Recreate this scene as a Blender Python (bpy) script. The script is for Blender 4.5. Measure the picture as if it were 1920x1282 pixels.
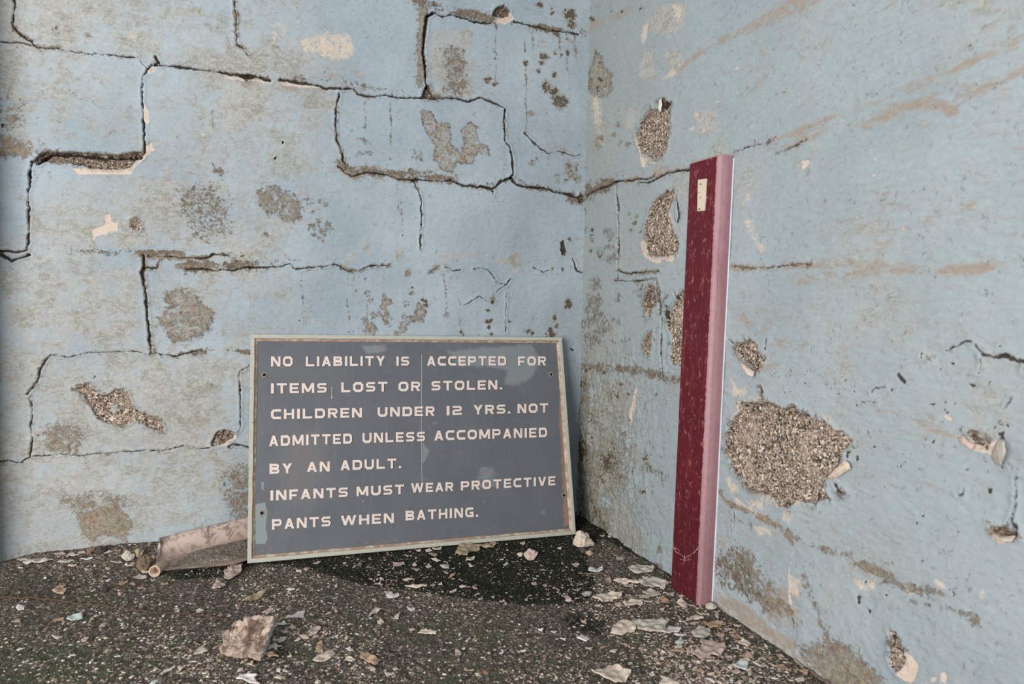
# A derelict corner: two peeling blue block walls, an old enamel sign, a red post, a broken trough and rubble.
import bpy, math, random
import numpy as np
from mathutils import Vector, Matrix

for o in list(bpy.data.objects):
    bpy.data.objects.remove(o)
S = bpy.context.scene
COL = S.collection
random.seed(7)
RNG = np.random.default_rng(11)

# ------------------------------------------------------------------ camera (24 mm lens, crouching height)
F_PX, CX, CY = 1298.0, 960.0, 641.0
CAM = np.array([0.0, 0.0, 0.72])
def _n(v):
    return v / np.linalg.norm(v)
EX = _n(np.array([4500 - CX, 660 - CY, F_PX]))
EY = np.array([485 - CX, 563 - CY, F_PX]); EY = _n(EY - EX * EY.dot(EX))
EZ = np.cross(EX, EY)
cam = bpy.data.cameras.new('camera'); cam.sensor_width = 36.0; cam.lens = F_PX * 36 / 1920
cam.clip_start = 0.02; cam.clip_end = 100
camo = bpy.data.objects.new('camera', cam); COL.objects.link(camo)
M = Matrix.Identity(4)
for i, e in enumerate((EX, EY, EZ)):
    M[i][0], M[i][1], M[i][2] = e[0], -e[1], -e[2]
    M[i][3] = CAM[i]
camo.matrix_world = M
S.camera = camo
cam.dof.use_dof = True; cam.dof.focus_distance = 2.05; cam.dof.aperture_fstop = 4.5

# ------------------------------------------------------------------ sky light, daylight through the open doorway behind
W = bpy.data.worlds.new('sky'); S.world = W; W.use_nodes = True
bg = W.node_tree.nodes['Background']
bg.inputs[0].default_value = (0.93, 0.97, 1.0, 1); bg.inputs[1].default_value = 0.52
def area_light(name, loc, target, sx, sy, power, col):
    l = bpy.data.lights.new(name, 'AREA'); l.shape = 'RECTANGLE'; l.size = sx; l.size_y = sy; l.energy = power; l.color = col
    o = bpy.data.objects.new(name, l); COL.objects.link(o); o.location = loc
    d = Vector(target) - Vector(loc); o.rotation_euler = d.to_track_quat('-Z', 'Y').to_euler()
    return o
area_light('doorway_daylight', (-3.0, -1.5, 0.95), (0.4, 1.9, 0.55), 2.2, 1.7, 215, (1.0, 0.965, 0.93))
S.view_settings.view_transform = 'Standard'; S.view_settings.look = 'None'
S.view_settings.exposure = 0.35; S.view_settings.gamma = 1.0; S.view_settings.use_curve_mapping = False
S.cycles.use_denoising = True
S.cycles.max_bounces = 6

# ------------------------------------------------------------------ helpers
def ray(p):
    d = np.array([p[0] - CX, p[1] - CY, F_PX]); return np.array([d @ EX, d @ EY, d @ EZ])
def on_axis(p, ax, val):                       # where the sight line of a photo point meets a plane of the place
    r = ray(p); return CAM + r * ((val - CAM[ax]) / r[ax])
def project(P):
    q = np.asarray(P) - CAM
    v = q[..., 0:1] * EX + q[..., 1:2] * EY + q[..., 2:3] * EZ
    return CX + F_PX * v[..., 0] / v[..., 2], CY + F_PX * v[..., 1] / v[..., 2]
def lin(c):
    c = [x / 255 for x in c]
    return tuple(x / 12.92 if x <= 0.04045 else ((x + 0.055) / 1.055) ** 2.4 for x in c) + (1.0,)

XR, YL = on_axis((1080, 965), 2, 0)[:2]         # the foot of the corner

def sstep(x, a, b):
    t = np.clip((x - a) / (b - a), 0, 1); return t * t * (3 - 2 * t)
def _basis(c, scale, off):
    x = c / scale + off; i = np.floor(x).astype(int); f = x - i; f = f * f * f * (f * (6 * f - 15) + 10)
    return i, f
def vnoise(u, v, su, sv, seed):                  # value noise on a tensor grid, -1..1
    r = np.random.default_rng(seed)
    iu, fu = _basis(u, su, r.random() * 9); iv, fv = _basis(v, sv, r.random() * 9)
    iu = iu - iu.min(); iv = iv - iv.min()
    L = r.random((iu.max() + 2, iv.max() + 2)).astype(np.float32) * 2 - 1
    A = L[iu] * (1 - fu)[:, None] + L[iu + 1] * fu[:, None]
    return (A[:, iv] * (1 - fv)[None] + A[:, iv + 1] * fv[None]).astype(np.float32)
def fbm(u, v, s, seed, octs=4, rough=0.5, aspect=1.0):
    out = 0; a = 1; tot = 0
    for k in range(octs):
        out = out + a * vnoise(u, v, s * aspect, s, seed + k * 17); tot += a; a *= rough; s *= 0.5
    return out / tot

def tag(o, label=None, cat=None, group=None, kind=None):
    if label: o['label'] = label
    if cat: o['category'] = cat
    if group: o['group'] = group
    if kind: o['kind'] = kind
    return o
def link_mesh(name, verts, faces, mat=None, parent=None, smooth=False, mats=None, fmat=None):
    me = bpy.data.meshes.new(name); me.from_pydata([tuple(map(float, q)) for q in verts], [], faces); me.update()
    for m in (mats or ([mat] if mat else [])): me.materials.append(m)
    if fmat is not None: me.polygons.foreach_set('material_index', fmat)
    if smooth: me.polygons.foreach_set('use_smooth', [True] * len(me.polygons))
    o = bpy.data.objects.new(name, me); COL.objects.link(o)
    if parent: o.parent = parent
    return o
def empty(name, loc):
    o = bpy.data.objects.new(name, None); COL.objects.link(o); o.location = loc; o.empty_display_size = 0.05; return o
def fast_mesh(name, co, tris_or_quads, mat, attrs=None, smooth=True):
    n = tris_or_quads.shape[1]; f = tris_or_quads.astype(np.int32)
    me = bpy.data.meshes.new(name)
    me.vertices.add(len(co)); me.vertices.foreach_set('co', co.astype(np.float32).ravel())
    me.loops.add(f.size); me.loops.foreach_set('vertex_index', f.ravel())
    me.polygons.add(len(f)); me.polygons.foreach_set('loop_start', np.arange(0, f.size, n, dtype=np.int32))
    me.update(calc_edges=True)
    me.polygons.foreach_set('use_smooth', np.full(len(f), smooth))
    for k, a in (attrs or {}).items():
        at = me.attributes.new(k, 'FLOAT', 'POINT'); at.data.foreach_set('value', a.astype(np.float32).ravel())
    me.materials.append(mat)
    o = bpy.data.objects.new(name, me); COL.objects.link(o); return o

# node graph shorthand
class G:
    def __init__(s, name):
        s.m = bpy.data.materials.new(name); s.m.use_nodes = True; s.t = s.m.node_tree; s.N = s.t.nodes
        s.b = s.N['Principled BSDF']; s.b.inputs['Specular IOR Level'].default_value = 0.25
        s.co = s.N.new('ShaderNodeTexCoord').outputs['Object']
    def put(s, sock, v):
        if isinstance(v, bpy.types.NodeSocket): s.t.links.new(v, sock)
        elif v is not None: sock.default_value = v
    def mth(s, op, a, b=None, c=None, clamp=False):
        n = s.N.new('ShaderNodeMath'); n.operation = op; n.use_clamp = clamp
        s.put(n.inputs[0], a); s.put(n.inputs[1], b); s.put(n.inputs[2], c); return n.outputs[0]
    def add(s, a, b): return s.mth('ADD', a, b)
    def mul(s, a, b): return s.mth('MULTIPLY', a, b)
    def mad(s, a, b, c): return s.mth('MULTIPLY_ADD', a, b, c)
    def sm(s, x, lo, hi):
        n = s.N.new('ShaderNodeMapRange'); n.interpolation_type = 'SMOOTHSTEP'
        s.put(n.inputs[0], x); n.inputs[1].default_value = lo; n.inputs[2].default_value = hi; return n.outputs[0]
    def mix(s, f, a, b, mode='MIX'):
        n = s.N.new('ShaderNodeMix'); n.data_type = 'RGBA'; n.blend_type = mode
        s.put(n.inputs[0], f); s.put(n.inputs[6], lin(a) if isinstance(a, tuple) else a); s.put(n.inputs[7], lin(b) if isinstance(b, tuple) else b)
        return n.outputs[2]
    def noise(s, scale, detail=4, rough=0.55, vec=None, dist=0.0):
        n = s.N.new('ShaderNodeTexNoise'); s.put(n.inputs['Vector'], vec or s.co); n.inputs['Scale'].default_value = scale
        n.inputs['Detail'].default_value = detail; n.inputs['Roughness'].default_value = rough; n.inputs['Distortion'].default_value = dist
        return n.outputs[0]
    def vor(s, scale, out='Distance', vec=None, rand=1.0, feature='F1'):
        n = s.N.new('ShaderNodeTexVoronoi'); n.feature = feature; s.put(n.inputs['Vector'], vec or s.co); n.inputs['Scale'].default_value = scale
        n.inputs['Randomness'].default_value = rand; return n.outputs[out]
    def scl(s, v, vec=None):
        n = s.N.new('ShaderNodeMapping'); s.put(n.inputs[0], vec or s.co); n.inputs['Scale'].default_value = v; return n.outputs[0]
    def attr(s, name):
        n = s.N.new('ShaderNodeAttribute'); n.attribute_name = name; return n.outputs['Fac']
    def rnd(s): return s.N.new('ShaderNodeObjectInfo').outputs['Random']
    def sep(s, v):
        n = s.N.new('ShaderNodeSeparateXYZ'); s.put(n.inputs[0], v); return n.outputs
    def ramp(s, f, stops):
        n = s.N.new('ShaderNodeValToRGB'); s.put(n.inputs[0], f); e = n.color_ramp.elements
        while len(e) < len(stops): e.new(0.5)
        for q, (p, c) in zip(e, stops): q.position = p; q.color = lin(c)
        return n.outputs[0]
    def bump(s, h, strength, dist, normal=None):
        n = s.N.new('ShaderNodeBump'); s.put(n.inputs['Height'], h); n.inputs['Strength'].default_value = strength
        n.inputs['Distance'].default_value = dist; s.put(n.inputs['Normal'], normal); return n.outputs[0]
    def out(s, col, rough=0.85, normal=None, spec=None):
        s.put(s.b.inputs['Base Color'], lin(col) if isinstance(col, tuple) else col); s.put(s.b.inputs['Roughness'], rough)
        if normal is not None: s.put(s.b.inputs['Normal'], normal)
        if spec is not None: s.put(s.b.inputs['Specular IOR Level'], spec)
        return s.m
# ------------------------------------------------------------------ weathered blue plaster
def plaster_material():
    g = G('weathered_blue_plaster')
    nf = g.noise(70, 7, 0.7); nm = g.noise(15, 6, 0.62, dist=0.6); ns = g.noise(330, 4, 0.62); nl = g.noise(3.2, 5, 0.55)
    st = g.noise(9, 8, 0.68, vec=g.scl((1.0, 1.0, 3.6)), dist=0.9)       # streaks along the courses
    sf = g.noise(30, 7, 0.7, vec=g.scl((1.0, 1.0, 3.2)), dist=0.8)       # finer streaks
    lac = g.noise(105, 7, 0.78, dist=0.5); la2 = g.noise(46, 7, 0.74, dist=1.1)
    c0 = lambda x: g.add(x, -0.5)
    ridge = lambda x, k: g.mth('MULTIPLY_ADD', g.mth('ABSOLUTE', c0(x)), -k, 1.0, clamp=True)
    vein = g.mth('MULTIPLY', ridge(g.noise(26, 8, 0.7, vec=g.scl((1, 1, 1.7)), dist=.6), 20), g.sm(nm, 0.42, 0.6))
    vein2 = g.mth('MULTIPLY', ridge(g.noise(60, 6, 0.7, vec=g.scl((1, 1, 1.5)), dist=1.2), 22), g.sm(la2, 0.45, 0.6))
    paint = g.mix(g.sm(nl, 0.3, 0.7), (143, 156, 165), (162, 174, 181))
    paint = g.mix(g.attr('green'), paint, (143, 151, 151))
    paint = g.mix(g.mul(g.sm(nf, 0.5, 0.75), 0.25), paint, (182, 190, 194))
    paint = g.mix(g.mul(g.sm(sf, 0.54, 0.76), 0.32), paint, (142, 146, 144))
    paint = g.mix(g.mul(g.sm(st, 0.55, 0.76), 0.34), paint, (152, 160, 160))
    paint = g.mix(g.mul(g.sm(la2, 0.6, 0.72), 0.16), paint, (120, 132, 140))
    # chalky worn paint, soft and mottled
    ch = g.sm(g.add(g.add(g.attr('chalk'), g.mul(c0(nm), 1.2)), g.mul(c0(la2), 1.0)), 0.14, 0.74)
    chc = g.mix(g.sm(lac, 0.32, 0.68), (150, 149, 145), (188, 186, 182))
    chc = g.mix(g.mul(g.sm(nm, 0.45, 0.7), 0.6), chc, (160, 160, 148))
    chc = g.mix(g.mul(g.sm(st, 0.5, 0.68), 0.5), chc, (148, 142, 128))
    chc = g.mix(g.mul(vein, 0.6), chc, (100, 88, 72)); chc = g.mix(g.mul(vein2, 0.3), chc, (128, 124, 112))
    chc = g.mix(g.mul(g.sm(lac, 0.66, 0.74), 0.5), chc, (222, 214, 204))
    col = g.mix(g.mul(ch, 0.88), paint, chc)
    # smeared warm stains
    wm = g.sm(g.add(g.attr('warm'), g.mul(c0(sf), 2.6)), 0.2, 0.85)
    col = g.mix(g.mul(wm, 0.85), col, g.mix(lac, (126, 112, 100), (172, 158, 146)))
    # flaking cream undercoat (soft)
    cr = g.sm(g.add(g.add(g.attr('creamsoft'), g.mul(c0(lac), 1.9)), g.mul(c0(nm), 0.9)), 0.42, 0.66)
    crc = g.mix(la2, (182, 168, 152), (216, 204, 190)); crc = g.mix(g.mul(vein2, .5), crc, (150, 128, 104))
    col = g.mix(g.mul(cr, 0.88), col, crc)
    # brown stains, lacy, darker at the rim
    def lace(attr, lo, hi, amp):
        v = g.add(g.add(g.attr(attr), g.mul(c0(lac), amp)), g.mul(c0(la2), amp * .8))
        m = g.sm(v, lo, hi); rim = g.mul(m, g.mth('SUBTRACT', 1.0, g.sm(v, hi - .02, hi + .16))); return m, rim, v
    br, brim, bv = lace('brown', 0.34, 0.58, 2.0)
    bcol = g.mix(g.sm(lac, .34, .66), (104, 84, 64), (170, 150, 126)); bcol = g.mix(g.mul(g.sm(nm, 0.45, 0.6), .7), bcol, (140, 138, 122))
    bcol = g.mix(g.mul(g.sm(la2, 0.54, 0.66), .8), bcol, (92, 72, 54)); bcol = g.mix(g.mul(vein2, .85), bcol, (60, 46, 36)); bcol = g.mix(g.mul(g.sm(ns, .58, .66), .5), bcol, (196, 178, 158))
    bcol = g.mix(g.mul(brim, .5), bcol, (96, 76, 58))
    col = g.mix(g.mul(br, 0.86), col, bcol)
    # speckled grey-olive lichen
    ol, orim, ov = lace('olive', 0.36, 0.62, 2.1)
    ocol = g.mix(g.sm(la2, .36, .64), (150, 158, 158), (172, 164, 146))
    ocol = g.mix(g.mul(g.sm(lac, 0.48, 0.6), .8), ocol, (126, 100, 72)); ocol = g.mix(g.mul(g.sm(g.noise(58, 7, .75, dist=.7), .53, .62), .8), ocol, (80, 66, 52)); ocol = g.mix(g.mul(g.sm(g.noise(34, 5, .7), .56, .66), .65), ocol, (156, 112, 74)); ocol = g.mix(g.mul(g.sm(g.noise(150, 6, 0.78, dist=.8), 0.57, 0.66), .85), ocol, (74, 60, 46))
    ocol = g.mix(g.mul(g.sm(g.noise(85, 5, 0.7, dist=1.0), 0.6, 0.7), .7), ocol, (148, 104, 66)); ocol = g.mix(g.mul(g.sm(la2, 0.535, 0.6), .8), ocol, (80, 60, 42)); ocol = g.mix(g.mul(orim, .85), ocol, (88, 72, 52))
    col = g.mix(g.mul(g.mul(ol, g.sm(g.noise(40, 6, .72, dist=.9), .36, .5)), 0.9), col, ocol)
    # black mould specks
    mv = g.add(g.add(g.attr('mould'), g.mul(c0(lac), 2.0)), g.mul(c0(la2), 1.2))
    mo = g.sm(mv, 0.62, 0.80); halo = g.sm(mv, 0.16, 0.55)
    col = g.mix(g.mul(halo, 0.62), col, g.mix(lac, (128, 124, 110), (168, 160, 142)))
    col = g.mix(g.mul(mo, 0.88), col, g.mix(g.sm(ns, .4, .65), (38, 36, 32), (104, 86, 62)))
    # bare cream plaster with crisp ragged edges
    cs = g.sm(g.add(g.attr('cream'), g.mul(c0(nf), 0.009)), -0.0004, 0.0004)
    ccol = g.mix(nm, (208, 188, 174), (190, 178, 166)); ccol = g.mix(g.mul(g.sm(lac, 0.55, 0.68), 0.6), ccol, (164, 142, 124)); ccol = g.mix(g.mul(g.sm(ns, 0.62, 0.7), 0.5), ccol, (120, 96, 80))
    col = g.mix(cs, col, ccol)
    # stone aggregate
    sd = g.sm(g.add(g.attr('stone'), g.mul(c0(nf), 0.009)), -0.0004, 0.0004)
    v3 = g.sep(g.vor(210, 'Color')); v4 = g.sep(g.vor(460, 'Color')); vd = g.vor(210)
    acol = g.ramp(v4[0], [(0.0, (70, 60, 52)), (0.25, (116, 102, 92)), (0.5, (148, 132, 120)), (0.75, (178, 162, 148)), (1.0, (206, 192, 178))])
    acol = g.mix(g.mul(g.sm(v3[0], .84, .86), .9), acol, (216, 202, 186)); acol = g.mix(g.mul(g.sm(v3[1], .80, .82), .9), acol, (62, 55, 50)); acol = g.mix(g.mul(g.sm(v3[2], .9, .92), .8), acol, (128, 96, 70))
    acol = g.mix(g.mul(g.sm(g.noise(300, 4, 0.75), 0.54, 0.64), 0.75), acol, (58, 49, 43))
    acol = g.mix(g.mul(g.sm(nm, 0.52, 0.68), 0.45), acol, (188, 170, 156))
    acol = g.mix(g.mul(g.attr('darkstone'), 0.7), acol, (72, 63, 54))
    col = g.mix(sd, col, acol)
    ck = g.sm(g.add(g.attr('crack'), g.mul(c0(g.noise(180, 4, 0.7)), 0.0042)), -0.0004, 0.0004)
    col = g.mix(g.mul(ck, 0.92), col, g.mix(ns, (36, 30, 26), (70, 58, 48)))
    rough = g.mad(g.mth('MAXIMUM', sd, g.mth('MAXIMUM', br, ch)), 0.15, 0.8)
    h = g.add(g.mul(nf, 0.45), g.mul(ns, 0.18)); h = g.add(h, g.mul(g.mul(vd, sd), 1.8))
    h = g.add(h, g.mul(g.add(g.add(br, ol), halo), g.mul(lac, 0.6))); h = g.add(h, g.mul(sf, 0.9)); h = g.add(h, g.mul(ch, g.mul(la2, .35)))
    return g.out(col, rough, g.bump(h, 0.65, 0.0035), 0.1)
PLASTER = plaster_material()
# ------------------------------------------------------------------ walls: fine grids, worn relief and wear masks in wall metres
def P(txt, ox=0.0, oy=0.0, s=1.0):
    return [(ox + float(a) / s, oy + float(b) / s) for a, b in (q.split(',') for q in txt.split())]

def on_axis2(s, c):                                # how much the sight line foreshortens the wall there
    p = np.array([s.val, c[0], c[1]]) if s.ax == 0 else np.array([c[0], s.val, c[1]])
    d = p - CAM; return abs(d[s.ax]) / np.linalg.norm(d)
class Wall:
    F = ('crack', 'stone', 'cream', 'brown', 'mould', 'chalk', 'olive', 'warm', 'creamsoft', 'green', 'darkstone')
    def __init__(s, ax, val, u, v, seed):
        s.ax, s.val, s.u, s.v, s.seed = ax, val, u.astype(np.float64), v.astype(np.float64), seed
        wx = fbm(u, v, 0.05, seed, 3) * 0.0035 + fbm(u, v, 0.011, seed + 5, 2) * 0.0026 + vnoise(u, v, 0.005, 0.005, seed + 8) * 0.0009
        wy = fbm(u, v, 0.05, seed + 31, 3) * 0.0035 + fbm(u, v, 0.011, seed + 36, 2) * 0.0026 + vnoise(u, v, 0.005, 0.005, seed + 39) * 0.0009
        s.U = (u[:, None] + wx).astype(np.float32); s.V = (v[None] + wy).astype(np.float32)
        s.w = 0.5 + 0.5 * fbm(u, v, 0.03, seed + 60, 3, 0.6) * 1.6 + 0.5
        s.w2 = 0.75 + 0.9 * fbm(u, v, 0.09, seed + 70, 3, 0.6)
        s.rg = np.random.default_rng(seed + 3)
        sh = (len(u), len(v))
        s.f = {k: np.full(sh, -0.03 if k in ('crack', 'stone', 'cream') else 0.0, np.float32) for k in s.F}
        s.d = np.zeros(sh, np.float32)
    def wc(s, pts):
        out = []
        for p in pts:
            q = on_axis(p, s.ax, s.val); out.append((q[1 - s.ax], q[2]))
        return np.array(out)
    def mpp(s, pts):                               # metres per photo pixel there
        q = on_axis(pts[len(pts) // 2], s.ax, s.val) - CAM; v = q[0] * EX + q[1] * EY + q[2] * EZ; return v[2] / F_PX
    def win(s, c, m):
        i0, i1 = np.searchsorted(s.u, (c[:, 0].min() - m, c[:, 0].max() + m)); j0, j1 = np.searchsorted(s.v, (c[:, 1].min() - m, c[:, 1].max() + m))
        return slice(i0, i1), slice(j0, j1)
    def segd(s, c, W, closed=False):
        q = on_axis2(s, c.mean(0)); k_ = q; x, y = s.U[W] * k_, s.V[W]; c = c * np.array([k_, 1]); d = np.full(x.shape, 1e9, np.float32); ins = np.zeros(x.shape, bool)
        n = len(c); par = None
        for k in range(n if closed else n - 1):
            (ax, ay), (bx, by) = c[k], c[(k + 1) % n]; ex, ey = bx - ax, by - ay
            t = np.clip(((x - ax) * ex + (y - ay) * ey) / max(ex * ex + ey * ey, 1e-12), 0, 1)
            q = (x - ax - t * ex) ** 2 + (y - ay - t * ey) ** 2; d = np.minimum(d, q)
            if closed and ay != by:
                ins ^= ((ay > y) != (by > y)) & (x < (bx - ax) * (y - ay) / (by - ay) + ax)
        d = np.sqrt(d); return np.where(ins, d, -d) if closed else d
    def up(s, k, W, a): s.f[k][W] = np.maximum(s.f[k][W], a)
    def crack(s, pts, w=2.0, depth=0.006, stain=0.5, field='brown', sw=7.0):
        m = s.mpp(pts); c = s.wc(pts); W = s.win(c, 0.05)
        if s.U[W].size == 0: return
        d = s.segd(c, W); hw = w * m * 0.42 * np.clip(s.w[W] * 1.3 - .3, 0.36, 1.9); a = hw - d
        s.up('crack', W, a); s.d[W] -= depth * sstep(a, -0.0012, 0.0012)
        s.d[W] += 0.0014 * np.exp(-((d - hw * 2 - 0.002) / 0.004) ** 2)
        if stain: s.up(field, W, stain * np.clip(s.w2[W], .1, 1.25) * np.exp(-(d / (sw * m * .8)) ** 2))
    def band(s, pts, w, field, val):
        m = s.mpp(pts); c = s.wc(pts); W = s.win(c, w * m * 2.5)
        if s.U[W].size: s.up(field, W, val * np.clip(s.w2[W], .25, 1.15) * np.exp(-(s.segd(c, W) / (w * m * np.clip(s.w[W], .5, 1.5))) ** 2))
    def stone(s, pts, depth=0.009, rim=True, dark=0.0):
        c = s.wc(pts); W = s.win(c, 0.05)
        if s.U[W].size == 0: return
        a = s.segd(c, W, True); s.up('stone', W, np.clip(a, -.03, .03))
        g = vnoise(s.u[W[0]], s.v[W[1]], 0.0045, 0.0045, s.seed + 91) * 0.0016 + vnoise(s.u[W[0]], s.v[W[1]], 0.013, 0.013, s.seed + 92) * 0.0022
        k = sstep(a, -0.001, 0.0022); s.d[W] += k * (g - depth)
        s.d[W] += 0.0022 * np.exp(-((a + 0.004) / 0.005) ** 2)
        if rim: s.up('brown', W, 0.5 * np.clip(s.w2[W], 0, 1) * np.exp(-(a / 0.010) ** 2))
        if dark: s.up('darkstone', W, dark * k)
    def cream(s, pts, depth=0.0016):
        c = s.wc(pts); W = s.win(c, 0.04)
        if s.U[W].size == 0: return
        a = s.segd(c, W, True); s.up('cream', W, np.clip(a, -.03, .03)); s.d[W] -= depth * sstep(a, -0.0008, 0.0008)
    def nocut(s, pts, fields=('stone', 'cream')):
        c = s.wc(pts); W = s.win(c, 0.03); a = s.segd(c, W, True)
        for k in fields: s.f[k][W] = np.minimum(s.f[k][W], -a)
    def area(s, pts, field, val, soft=14):
        if field in ('olive', 'brown', 'creamsoft'): soft = soft * 1.9 + 2; val = min(1, val * 1.06)
        m = s.mpp(pts); c = s.wc(pts); W = s.win(c, soft * m * 1.5 + 0.02)
        if s.U[W].size: s.up(field, W, val * sstep(s.segd(c, W, True), -soft * m, soft * m * 0.6))
    def dots(s, txt, field, val=0.8):
        for q in txt.split():
            x, y, r = map(float, q.split(',')); n = 9
            for k in range(1 if r < 5 else 3 if r < 9 else 5):        # clumps, never discs
                ox, oy = s.rg.normal(0, r * .42, 2) * (k > 0 or r >= 5); e = r * (1 if r < 5 else .35 + .4 * s.rg.random())
                s.area([(x + ox + e * (.55 + .8 * s.rg.random()) * math.cos(6.283 * i / n), y + oy + e * (.55 + .8 * s.rg.random()) * math.sin(6.283 * i / n)) for i in range(n)], field, val, e * 0.7)
    def chip(s, pts, depth=0.006):                 # small dark hole in the plaster
        c = s.wc(pts); W = s.win(c, 0.02)
        if s.U[W].size == 0: return
        a = s.segd(c, W, True); s.up('crack', W, a); s.d[W] -= depth * sstep(a, -0.0005, 0.0015)
    def build(s, name):
        u, v = np.meshgrid(s.u, s.v, indexing='ij')
        if s.ax == 1: co = np.stack([u, s.val - s.d, v], -1)
        else: co = np.stack([s.val - s.d, u, v], -1)
        nu, nv = u.shape; k = np.arange(nu * nv).reshape(nu, nv)
        q = np.stack([k[:-1, :-1], k[1:, :-1], k[1:, 1:], k[:-1, 1:]], -1).reshape(-1, 4)
        if s.ax == 0: q = q[:, ::-1]
        f = dict(s.f)
        for n in ('crack', 'stone', 'cream'): f[n] = np.clip(f[n], -.03, .03)
        o = fast_mesh(name, co.reshape(-1, 3), q, PLASTER, f); o['kind'] = 'structure'; return o

def axis(fine, lo=None, hi=None):                  # fine grid lines plus coarse ones beyond the picture
    a = list(fine)
    if lo is not None:
        st = a[1] - a[0]; x = a[0]; pre = []
        while x > lo: st = min(st * 1.35, 0.08); x -= st; pre.append(x)
        a = pre[::-1] + a
    if hi is not None:
        st = a[-1] - a[-2]; x = a[-1]
        while x < hi: st = min(st * 1.35, 0.08); x += st; a.append(x)
    return np.array(a)

# ---- the far wall (left in the photograph)
L = Wall(1, YL, axis(np.arange(-0.68, XR + 0.021, 0.0021), lo=-0.75), axis(np.arange(-0.03, 1.80, 0.0021), hi=2.6), 100)
u, v = L.u, L.v
L.d += fbm(u, v, 0.35, 201, 3) * 0.005 + fbm(u, v, 0.06, 202, 3) * 0.0012 + fbm(u, v, 0.012, 203, 2) * 0.0004
L.f['chalk'][:] += np.clip(0.40 + fbm(u, v, 0.22, 205, 4) * 0.55, 0, 1) * sstep(-u, -0.42, 0.12)[:, None]
L.f['warm'][:] = np.clip(0.05 + 0.35 * fbm(u, v, 0.12, 206, 4, 0.6, aspect=2.5), 0, .3)
# chalky worn areas
L.area(P('280,140 420,150 600,175 620,240 600,330 470,340 290,330 275,230'), 'chalk', 0.42, 40)
L.area(P('70,120 200,105 262,130 262,270 150,275 60,260'), 'chalk', 0.34, 40)
L.area(P('90,40 170,25 260,70 420,80 520,60 640,80 650,150 520,150 400,125 200,95 110,95'), 'chalk', 0.5, 24)
L.area(P('275,10 385,10 375,45 300,40'), 'chalk', 0.5, 14)
L.area(P('90,330 300,330 430,340 440,450 400,475 250,465 90,475 70,400'), 'chalk', 0.52, 26)
L.area(P('0,500 260,500 262,650 150,655 70,700 60,850 0,860'), 'chalk', 0.56, 30)
L.area(P('0,170 60,175 70,280 0,290'), 'chalk', 0.5, 18)
L.area(P('120,690 300,690 440,680 440,800 400,830 200,840 80,840 90,770'), 'chalk', 0.36, 30)
L.area(P('0,880 200,865 300,870 420,860 420,960 300,1000 0,1050'), 'chalk', 0.52, 30)
L.area(P('810,60 880,55 890,110 885,180 820,180 805,120'), 'chalk', 0.6, 12)
L.area(P('560,160 630,160 640,200 600,240 560,230'), 'chalk', 0.5, 14)
L.area(P('300,545 390,555 400,610 370,650 300,640 285,600'), 'chalk', 0.4, 14)
# grey-olive speckled growth
L.area(P('310,550 335,543 360,553 385,575 400,582 395,612 375,630 350,642 322,640 303,610 298,595 315,575'), 'olive', 0.72, 7)
L.area(P('790,207 805,210 820,230 843,232 845,270 862,290 870,270 865,245 880,230 892,235 895,255 900,270 915,275 915,290 895,285 885,305 865,308 855,300 850,322 830,318 815,300 818,275 800,250 790,225'), 'olive', 0.85, 3)
L.area(P('830,90 862,85 875,120 880,165 850,182 828,165 835,130'), 'olive', 0.55, 9)
L.area(P('480,355 520,345 545,362 565,385 562,410 535,415 515,400 495,395 482,380'), 'olive', 0.62, 6)
L.dots('605,437,12 585,428,8 612,425,9 592,440,7 598,412,7 578,380,7 598,378,5 610,385,4 585,395,5 500,440,4', 'olive', 0.62)
L.dots('680,262,7 690,285,8 676,290,6 700,300,0.5 785,292,9 778,285,5', 'olive', 0.55)
L.area(P('340,355 400,350 430,390 425,440 370,445 340,400'), 'olive', 0.5, 14)
# brown flaking along courses and patches
L.area(P('145,965 180,955 215,945 235,965 245,975 240,1000 225,1010 210,1000 190,1000 175,1012 155,1000'), 'brown', 0.75, 5)
L.area(P('110,930 170,925 180,955 140,960'), 'brown', 0.5, 8)
L.area(P('190,930 240,930 235,945 200,950'), 'brown', 0.5, 6)
L.area(P('220,985 240,995 235,1018 220,1010'), 'brown', 0.6, 4)
L.area(P('78,800 150,795 157,830 130,850 85,848'), 'brown', 0.5, 12)
L.area(P('420,890 470,870 470,980 440,975 425,930'), 'olive', 0.6, 12)
L.area(P('0,250 40,265 70,285 50,295 0,290'), 'brown', 0.62, 10)
L.area(P('0,180 30,185 50,230 0,250'), 'brown', 0.42, 14)
L.area(P('785,5 800,12 797,60 795,120 792,160 782,160 785,60'), 'brown', 0.7, 5)
for t, w, val in (('785,3 830,14 880,27 922,32', 9, .8), ('965,45 1010,52 1060,58 1092,60', 8, .8), ('640,310 665,322 720,320 800,330 860,338', 10, .72), ('130,472 270,474', 8, .45), ('255,474 345,474', 6, .7), ('395,476 430,474', 5, .8),
                  ('345,498 400,497 470,495 545,490', 11, .75), ('440,484 480,478 530,478', 8, .5), ('365,660 405,655', 6, .7), ('430,658 468,660', 5, .7), ('905,352 955,336 1000,350 1085,372', 6, .7),
                  ('560,150 640,150 700,165 780,178', 9, .5), ('1070,372 1088,370', 9, .9), ('120,170 220,215 262,205', 8, .25), ('135,60 165,68', 5, .8), ('100,55 120,62', 5, .6), ('440,832 470,838', 7, .7), ('300,290 420,325', 12, .5)):
    L.band(P(t), w, 'brown', val); L.band(P(t), w * .9, 'olive', val * .8)
for t, w, val in (('560,140 660,135', 14, .6), ('700,165 560,165', 10, .55), ('450,160 610,170', 6, .5), ('620,320 870,335', 16, .5), ('250,478 300,480', 8, .5), ('60,270 10,260', 12, .4)):
    L.band(P(t), w, 'warm', val)
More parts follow.
